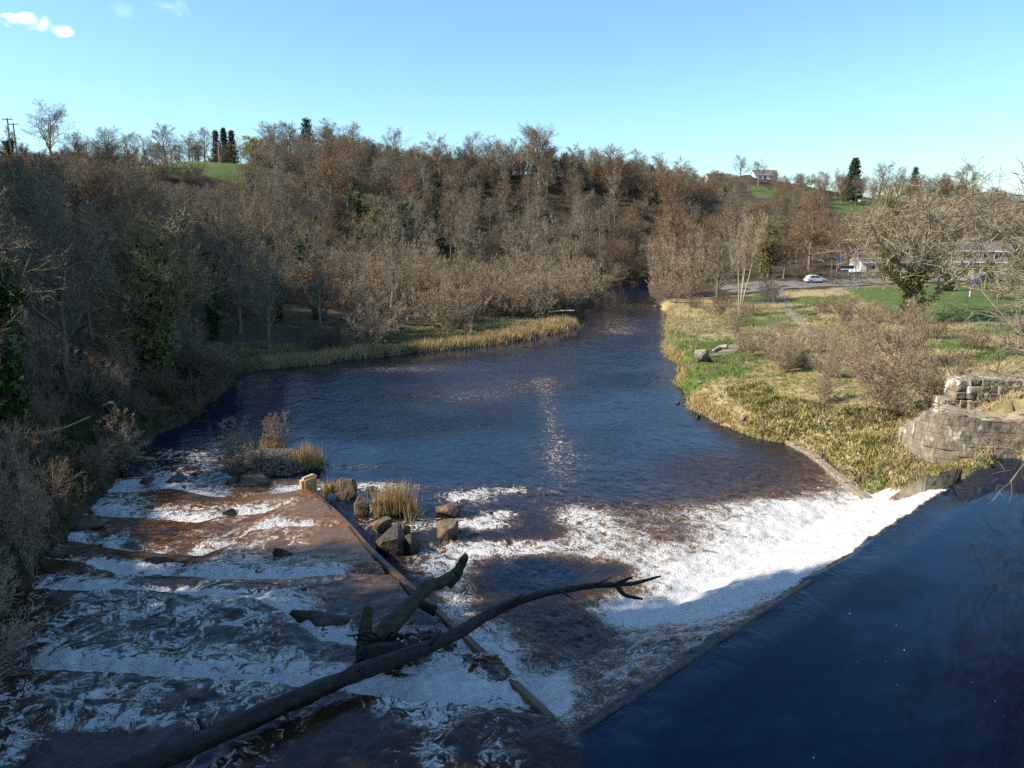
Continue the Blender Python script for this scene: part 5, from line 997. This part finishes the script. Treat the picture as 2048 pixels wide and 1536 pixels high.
# ------------------------------------------------------------------ fences, gate, bench, signs
def tube_obj(name, pts, r, mt, parent, sides=6):
    p = np.array(pts, float); V, Qd = tubes(p[None], np.full((1, len(p)), r), sides); return obj(name, mesh_np(name, V, Qd), M[mt], parent)
def mesh_fence(a, b, h, lab):
    a = np.array([a[0], a[1], gz(a[0], a[1])]); b = np.array([b[0], b[1], gz(b[0], b[1])]); t = thing('mesh_fence_panel', lab, 'fence panel', tuple(a), group='temporary mesh fence panels')
    d = b - a
    for f in (0, 1): tube_obj('post', [d * f, d * f + [0, 0, h]], .04, 'steel', t)
    for z in (.12, h): tube_obj('rail', [np.array([0, 0, z]), d + [0, 0, z]], .035, 'steel', t)
    Vs = [tubes(np.array([[d * f + [0, 0, .12], d * f + [0, 0, h]]]), np.full((1, 2), .008), 3) for f in np.linspace(.03, .97, 24)] + [tubes(np.array([[np.array([0, 0, z]), d + [0, 0, z]]]), np.full((1, 2), .008), 3) for z in np.linspace(.3, h - .2, 8)]
    V, Qd = join_np(Vs); wm_ = obj('wire_mesh', mesh_np('wire_mesh', V, Qd), M['steel'], t)
    for f in (0, 1): obj('foot', box(-.12, .12, -.35, .35, -.05, .12), M['concrete_dry'], t, loc=tuple(d * f))
mesh_fence(P(1506, 606, 1.6), P(1545, 606, 1.6), 2., 'grey mesh fence panel between the birches and the path gap')
mesh_fence(P(1546, 605, 1.6), P(1559, 600, 1.6), 1.3, 'short angled mesh panel beside the path gap')
mesh_fence(PY(1666, 588, 132), PY(1714, 588, 132), 2., 'grey mesh fence panel behind the rust coloured shrub')
c = gp(1577, 603, 0); t = thing('gate_post', 'single pale post at the right of the path gap', 'post', tuple(c)); tube_obj('post', [(0, 0, -.1), (0, 0, 1.3)], .07, 'timber', t); obj('cap', box(-.09, .09, -.09, .09, 1.3, 1.36), M['timber'], t)
c = gp(1590, 594, 0); t = thing('netting_roll', 'green mesh netting leaning beside the path gap', 'netting', tuple(c))
for i, x_ in enumerate((-1.3, -.6, 0., .6)): tube_obj('stake', [(x_, 0, 0), (x_ + .9, .3, 1.3)], .03, 'steel' if i % 2 else 'green_net', t)
for k in range(7): tube_obj('net_strand', [(-1.3 + .12 * k, .05 * k, .18 * k + .05), (.6 + .12 * k, .05 * k, .18 * k + .05)], .018, 'green_net', t, 4)
# black railings
ra, rb = gp(1678, 632, 0, 2), gp(1735, 672, 0, 2); t = thing('railing_fence', 'black metal railings beside the path and rust shrub', 'railings', tuple(ra)); d = rb - ra; nb = 34
for i in range(nb):
    p = ra + d * i / (nb - 1); z_ = gz(p[0], p[1]) - ra[2]; q_ = np.array([p[0] - ra[0], p[1] - ra[1], z_])
    if i % 8 == 0: tube_obj('post', [q_, q_ + [0, 0, 1.25]], .045, 'black', t, 5)
    else: tube_obj('bar', [q_ + [0, 0, .1], q_ + [0, 0, 1.12]], .016, 'black', t, 4)
for zz in (.14, 1.12): tube_obj('rail', [np.array([(d * f)[0], (d * f)[1], gz(*(ra + d * f)[:2]) - ra[2] + zz]) for f in np.linspace(0, 1, 10)], .025, 'black', t, 4)
# bench
c = gp(1627, 640, 0, 1.6); t = thing('wooden_bench', 'small weathered wooden bench on the grass by the path', 'bench', tuple(c), R(20))
for k in range(3): obj('seat_slat', box(-.75, .75, -.2 + k * .15, -.08 + k * .15, .43, .47), M['timber'], t)
for k in range(2): obj('back_slat', box(-.75, .75, .3, .34, .58 + k * .17, .70 + k * .17), M['timber'], t)
for x_ in (-.6, .6): obj('leg', box(x_ - .04, x_ + .04, -.2, -.12, 0, .43), M['timber'], t); obj('leg', box(x_ - .04, x_ + .04, .26, .34, 0, .9), M['timber'], t)
# blue sign and blue canopy by the car park
c = PY(1672, 556, 152); c[2] = gz(c[0], c[1]); t = thing('blue_sign', 'small blue sign high on a grey post in the car park', 'sign', tuple(c)); tube_obj('post', [(0, 0, 0), (0, 0, 4.6)], .05, 'steel', t); obj('panel', box(-.36, .36, -.06, -.02, 3.9, 4.7), M['blue'], t)
c = PY(1692, 566, 148); c[2] = gz(c[0], c[1]); t = thing('blue_canopy', 'bright blue sloping canopy on posts in the car park', 'canopy', tuple(c), R(-15))
for x_ in (-.9, .9): tube_obj('post', [(x_, 0, 0), (x_, 0, 2.9)], .06, 'brown', t)
bm = bx(bmesh.new(), -1.2, 1.2, -.7, .7, 2.9, 3.0); bmesh.ops.rotate(bm, verts=bm.verts[:], matrix=Matrix.Rotation(R(-28), 3, 'X'), cent=(0, 0, 2.95)); obj('canopy_sheet', bm, M['blue'], t); obj('edge_trim', box(-1.22, 1.22, -.66, -.62, 2.5, 2.62), M['white'], t)
t = thing('low_wall', 'low grey wall along the back of the car park', 'wall', (66, 156.5, gz(66, 156.5)))
for k in range(9): obj('wall_block', box(k * 1.5 + .01, k * 1.5 + 1.49, 0, .3, -.3, 1.0 + .03 * (k % 3)), M['stone'], t); obj('coping', box(k * 1.5 + .01, k * 1.5 + 1.49, -.04, .34, 1.065, 1.15), M['stone'], t)
# ------------------------------------------------------------------ houses
def house(name, lab, loc, rz, Lx, Dy, eaves, ridge, wall_m='cream', dormers=(), wins=(), doors=(), chim=()):
    t = thing(name, lab, 'house', loc, rz)
    obj('wall', box(0, Lx, 0, Dy, -.5, eaves), M[wall_m], t)
    bm = bmesh.new(); ov = .4; pr = [(-ov, eaves - .05), (Dy / 2, ridge), (Dy + ov, eaves - .05), (Dy + ov, eaves - .2), (Dy / 2, ridge - .15), (-ov, eaves - .2)]
    a = [bm.verts.new((-.3, y_, z_)) for y_, z_ in pr]; b = [bm.verts.new((Lx + .3, y_, z_)) for y_, z_ in pr]
    bm.faces.new(a); bm.faces.new(b[::-1])
    for i in range(6): j = (i + 1) % 6; bm.faces.new([a[j], a[i], b[i], b[j]])
    bmesh.ops.recalc_face_normals(bm, faces=bm.faces[:]); rf = obj('roof', bm, M['roof'], t)
    for x_ in (0.003, Lx - .003):
        bm = bmesh.new(); s_ = -.05 if x_ < 1 else .05; bm.faces.new([bm.verts.new(p) for p in ((x_ + s_, .05, eaves - .2), (x_ + s_, Dy - .05, eaves - .2), (x_ + s_, Dy / 2, ridge - .25))]); obj('gable', bm, M[wall_m], t)
    obj('fascia', box(-.3, Lx + .3, -.46, -.42, eaves - .22, eaves - .02), M['white'], t)
    for x0, x1, z0, z1 in wins:
        wn = obj('window', box(x0, x1, -.05, .0, z0, z1), M['white'], t); m_ = (x0 + x1) / 2
        for p0, p1 in ((x0 + .08, m_ - .03), (m_ + .03, x1 - .08)): obj('pane', box(p0, p1, -.07, -.052, z0 + .08, z1 - .08), M['glass'], wn)
        obj('sill', box(x0 - .08, x1 + .08, -.14, -.003, z0 - .1, z0 - .01), M['white'], wn)
    for x0, x1 in doors: dr = obj('door', box(x0, x1, -.06, 0, 0, 2.1), M['brown'], t); obj('handle', box(x1 - .16, x1 - .08, -.1, -.062, 1.0, 1.12), M['steel'], dr)
    for x0, x1 in dormers:
        dm = obj('dormer', box(x0, x1, .4, Dy * .5, eaves + .15, eaves + 1.75), M['roof'], t); obj('dormer_roof', box(x0 - .15, x1 + .15, .2, Dy * .5, eaves + 1.76, eaves + 1.92), M['white'], dm)
        k = max(1, int((x1 - x0) / 2.4))
        for q_ in range(k):
            c0 = x0 + (q_ + .5) * (x1 - x0) / k; obj('window', box(c0 - .75, c0 + .75, .35, .4, eaves + .45, eaves + 1.5), M['white'], dm)
            for s_ in (-.36, .36): obj('pane', box(c0 + s_ - .3, c0 + s_ + .3, .325, .347, eaves + .53, eaves + 1.42), M['glass'], dm)
    for x_ in chim: obj('chimney', box(x_ - .35, x_ + .35, Dy / 2 - .3, Dy / 2 + .3, ridge - .6, ridge + .8), M['brown'], rf)
    return t
z0 = gz(86, 150)
house('chalet_house', 'cream house with a long dormer in its brown tiled roof beside the lawn', (83.5, 147, z0), R(-12), 10.5, 8, 2.7, 6.2, dormers=((1., 9.),), wins=((5.6, 7.8, .9, 2.1),), doors=((1.6, 2.5), (3.6, 4.4)), chim=(9.6,))
house('second_house', 'second cream house with white fascia at the right edge', (96, 145, gz(98, 146)), R(-12), 10, 8, 2.7, 5.8, wins=((1., 3., .9, 2.1), (6, 8, .9, 2.1)), doors=((4.3, 5.2),), dormers=((2., 7.),))
house('white_house', 'white house glimpsed through the branches of the oak', (71, 158, gz(74, 158)), R(-5), 10, 7, 2.8, 5.4, 'white', wins=((1, 3, 1., 2.2), (5, 7, 1, 2.2)), doors=((3.6, 4.5),))
p = PY(1418, 366, 396); house('hilltop_bungalow', 'white bungalow with brown roof on the hilltop left of the paired trees', (p[0], p[1], gz(p[0], p[1]) - 1.), R(8), 13, 8, 2.6, 5.2, 'white', wins=((1.5, 3.5, .9, 2.1), (8, 10, .9, 2.1)), doors=((5, 6),), chim=(4,))
p = PY(1508, 374, 390); house('hilltop_bungalow', 'pale bungalow with brown roof on the hilltop behind the right paired tree', (p[0], p[1], gz(p[0], p[1]) - 1.), R(-4), 11, 8, 2.6, 5., 'white', wins=((1.5, 3.5, .9, 2.1), (7, 9, .9, 2.1)), doors=((4.5, 5.5),))
t = thing('garden_wall', 'low cream garden wall in front of the dormer house', 'wall', (82, 141.5, gz(82, 141.5)), R(-8))
for k in range(5): obj('wall_panel', box(k * 2.4 + .01, k * 2.4 + 2.39, 0, .22, -.4, 1.05), M['cream'], t); obj('coping', box(k * 2.4 + .01, k * 2.4 + 2.39, -.04, .26, 1.052, 1.12), M['concrete_dry'], t)
# barn roof on the central skyline
p = PY(905, 330, 262); house('ridge_barn', 'grey roofed barn half hidden behind the central skyline trees', (p[0] - 9, p[1], gz(p[0], p[1]) - 1.), R(3), 22, 9, 2.4, 4.4, 'stone')
# ------------------------------------------------------------------ playground and person
c = PY(1940, 588, 116); c[2] = gz(c[0], c[1]); t = thing('spinner_post', 'red topped play post with white foot on the lawn', 'play post', tuple(c)); tube_obj('foot', [(0, 0, 0), (0, 0, .9)], .09, 'white', t); tube_obj('post', [(0, 0, .9), (0, 0, 2.3)], .11, 'redpaint', t); tube_obj('crossbar', [(-.8, 0, 1.95), (.8, 0, 1.95)], .04, 'black', t)
c = PY(1962, 578, 124); c[2] = gz(c[0], c[1]); t = thing('climbing_frame', 'blue and yellow climbing frame on the lawn', 'climbing frame', tuple(c))
for x_, mt in ((-1.2, 'blue'), (0, 'blue'), (.5, 'yellow'), (1.6, 'black')):
    tube_obj('post', [(x_, 0, 0), (x_, 0, 2.5)], .08, mt, t); tube_obj('post', [(x_, 1.2, 0), (x_, 1.2, 2.3)], .06, mt, t)
obj('panel', box(-.5, .1, -.1, -.04, 1.7, 2.5), M['blue'], t); obj('deck', box(-1.2, 1.6, 0.02, 1.2, 1.0, 1.08), M['black'], t)
for z_ in (.5, 1.5, 2.2): tube_obj('rail', [(-1.2, 0, z_), (1.6, 0, z_)], .035, 'black', t)
bm = bx(bmesh.new(), -2.9, -1.2, .3, .9, .5, .56); bmesh.ops.rotate(bm, verts=bm.verts[:], matrix=Matrix.Rotation(R(-32), 3, 'Y'), cent=(-1.2, .6, 1.05)); obj('slide', bm, M['steel'], t)
def skin_body(name, V, E, rad, mt, parent):
    me = bpy.data.meshes.new(name); me.from_pydata(V, E, []); o = obj(name, me, M[mt], parent); md = o.modifiers.new('skin', 'SKIN'); sk = me.skin_vertices[0].data
    for i, r in enumerate(rad): sk[i].radius = r if isinstance(r, tuple) else (r, r)
    sk[0].use_root = True; md.use_smooth_shade = True; s2 = o.modifiers.new('sub', 'SUBSURF'); s2.levels = s2.render_levels = 2; return o
c = PY(2016, 583, 118); c[2] = gz(c[0], c[1]); t = thing('person', 'small distant figure in a pink and white coat on the lawn', 'person', tuple(c), R(160)); t.scale = (.82,) * 3
skin_body('body', [(0, 0, .92), (0, 0, 1.15), (0, 0, 1.38), (0, 0, 1.5), (0, .02, 1.66), (.17, 0, 1.4), (.25, .02, 1.15), (.24, .1, .92), (-.17, 0, 1.4), (-.25, .02, 1.15), (-.24, .1, .92), (.1, 0, .85), (.11, .02, .48), (.11, 0, .06), (.11, .14, .03), (-.1, 0, .85), (-.11, -.02, .48), (-.11, -.04, .06), (-.11, .1, .03)],
          [(0, 1), (1, 2), (2, 3), (3, 4), (2, 5), (5, 6), (6, 7), (2, 8), (8, 9), (9, 10), (0, 11), (11, 12), (12, 13), (13, 14), (0, 15), (15, 16), (16, 17), (17, 18)],
          [(.15, .11), (.14, .1), (.15, .1), .055, .1, .07, .05, .04, .07, .05, .04, .09, .065, .045, .035, .09, .065, .045, .035], 'trousers', t)
skin_body('coat', [(0, 0, .72), (0, 0, .95), (0, 0, 1.2), (0, 0, 1.42), (.19, 0, 1.4), (.27, .02, 1.15), (.26, .08, .97), (-.19, 0, 1.4), (-.27, .02, 1.15), (-.26, .08, .97)], [(0, 1), (1, 2), (2, 3), (3, 4), (4, 5), (5, 6), (3, 7), (7, 8), (8, 9)], [(.22, .17), (.19, .14), (.18, .13), (.16, .11), .09, .07, .055, .09, .07, .055], 'coat', t)
bm = bmesh.new(); bmesh.ops.create_uvsphere(bm, u_segments=12, v_segments=8, radius=.115); bmesh.ops.translate(bm, verts=bm.verts[:], vec=(0, -.01, 1.69)); obj('hair', bm, M['brown'], t)
# ------------------------------------------------------------------ poles and sheep
for u, vt, vb, Y, lab in ((436, 284, 320, 215, 'pale wooden power pole with crossarm beside the green field'), (14, 236, 290, 170, 'thin power pole at the left edge of the skyline'), (26, 246, 290, 176, 'shorter power pole right of the thin one at the left edge')):
    p = PY(u, vt, Y); z_ = gz(p[0], Y); h_ = max(4, p[2] - z_); t = thing('power_pole', lab, 'pole', (p[0], Y, z_), group='power poles'); tube_obj('post', [(0, 0, -.2), (0, 0, h_)], .14, 'log_pale' if u > 100 else 'timber', t, 8); obj('crossarm', box(-1.1, 1.1, -.08, .08, h_ - .35, h_ - .18), M['timber'], t)
    for x_ in (-.9, 0, .9): tube_obj('insulator', [(x_, 0, h_ - .18), (x_, 0, h_ + .05)], .06, 'white', t, 6)
bm = bmesh.new(); bmesh.ops.create_icosphere(bm, subdivisions=2, radius=1); g4 = random.Random(1)
for v_ in bm.verts: v_.co = Vector((v_.co.x * .52, v_.co.y * .27, v_.co.z * .30 + .62)) * (1 + g4.uniform(-.04, .04))
sb = bpy.data.meshes.new('fleece'); bm.to_mesh(sb); bm.free()
bm = bmesh.new(); bmesh.ops.create_icosphere(bm, subdivisions=1, radius=.14)
for v_ in bm.verts: v_.co = Vector((v_.co.x * 1.5 + .62, v_.co.y * .8, v_.co.z + .72 - v_.co.x * .4))
sh = bpy.data.meshes.new('head'); bm.to_mesh(sh); bm.free()
lv, lq = tubes(np.array([[(0, 0, .45), (.02, 0, .22), (0, 0, 0)]]), np.array([[.07, .045, .04]]), 5); sl = mesh_np('leg', lv, lq)
for i, (u, v) in enumerate([(1703, 405), (1711, 396), (1720, 398), (1728, 407), (1716, 403)]):
    p = PY(u, v, 318 + i * 3); e = thing('sheep', 'white sheep grazing on the right hillside field', 'sheep', (p[0], p[1], gz(p[0], p[1])), i * 1.4, 'sheep on the hillside'); e.scale = (1.3,) * 3
    obj('fleece', sb, M['wool'], e); obj('head', sh, M['wool'], e)
    for x_ in (-.3, .3):
        for y_ in (-.13, .13): obj('leg', sl, M['black'], e, loc=(x_, y_, 0))

# flecks of foam drifting on the upper pool
gf = np.random.default_rng(4); nf = 46; fy = gf.uniform(13.5, 24, nf); fx = gf.uniform(1, 13, nf); okf = crest_qs(fx, fy)[0] < -1.5; fx, fy = fx[okf], fy[okf]; nf = len(fx)
a_ = np.arange(7) * 2 * math.pi / 7; rr_ = (.008 + .016 * gf.random(nf) ** 2)[:, None] * (.7 + .6 * gf.random((nf, 7)))
V = np.concatenate([np.stack([fx[:, None] + rr_ * np.cos(a_), fy[:, None] + rr_ * np.sin(a_), np.full((nf, 7), 2.216)], -1), np.stack([fx, fy, np.full(nf, 2.224)], -1)[:, None]], 1)
T_ = np.array([(k, (k + 1) % 7, 7) for k in range(7)])[None] + np.arange(nf)[:, None, None] * 8
tag(obj('foam_flecks', mesh_np('foam_flecks', V.reshape(-1, 3), tris=T_.reshape(-1, 3)), M['wool']), 'scattered specks of foam drifting on the dark upper pool', 'foam', kind='stuff')
# ------------------------------------------------------------------ tell equal labels apart from left to right
ORD = ['leftmost', 'second from left', 'third from left', 'fourth from left', 'fifth from left', 'sixth from left', 'seventh from left', 'eighth from left', 'ninth from left', 'tenth from left', 'eleventh from left', 'twelfth from left', 'thirteenth from left', 'fourteenth from left', 'fifteenth from left', 'sixteenth from left', 'seventeenth from left', 'eighteenth from left']
for o in col.objects:
    if o.parent is None and 'label' in o.keys() and len(o['label'].split()) > 12: o['label'] = o['label'].replace(' and left of', ' of').replace(' and right of', ' of').replace('in front of of', 'in front of').replace('behind of', 'behind')
same = {}
for o in col.objects:
    if o.parent is None and 'label' in o.keys() and True: same.setdefault(o['label'], []).append(o)
for lab, os_ in same.items():
    if len(os_) < 2: continue
    os_.sort(key=lambda o: float(project(o.location.x, o.location.y, o.location.z)[0]))
    for k, o in enumerate(os_):
        od = ORD[k] if k < min(len(os_) - 1, len(ORD)) else 'rightmost' if k == len(os_) - 1 else None
        base = lab
        if len((base + ' ' + (od or '')).split()) > 16: base = base.replace(' the ', ' ')
        if od: o['label'] = base + ', ' + od
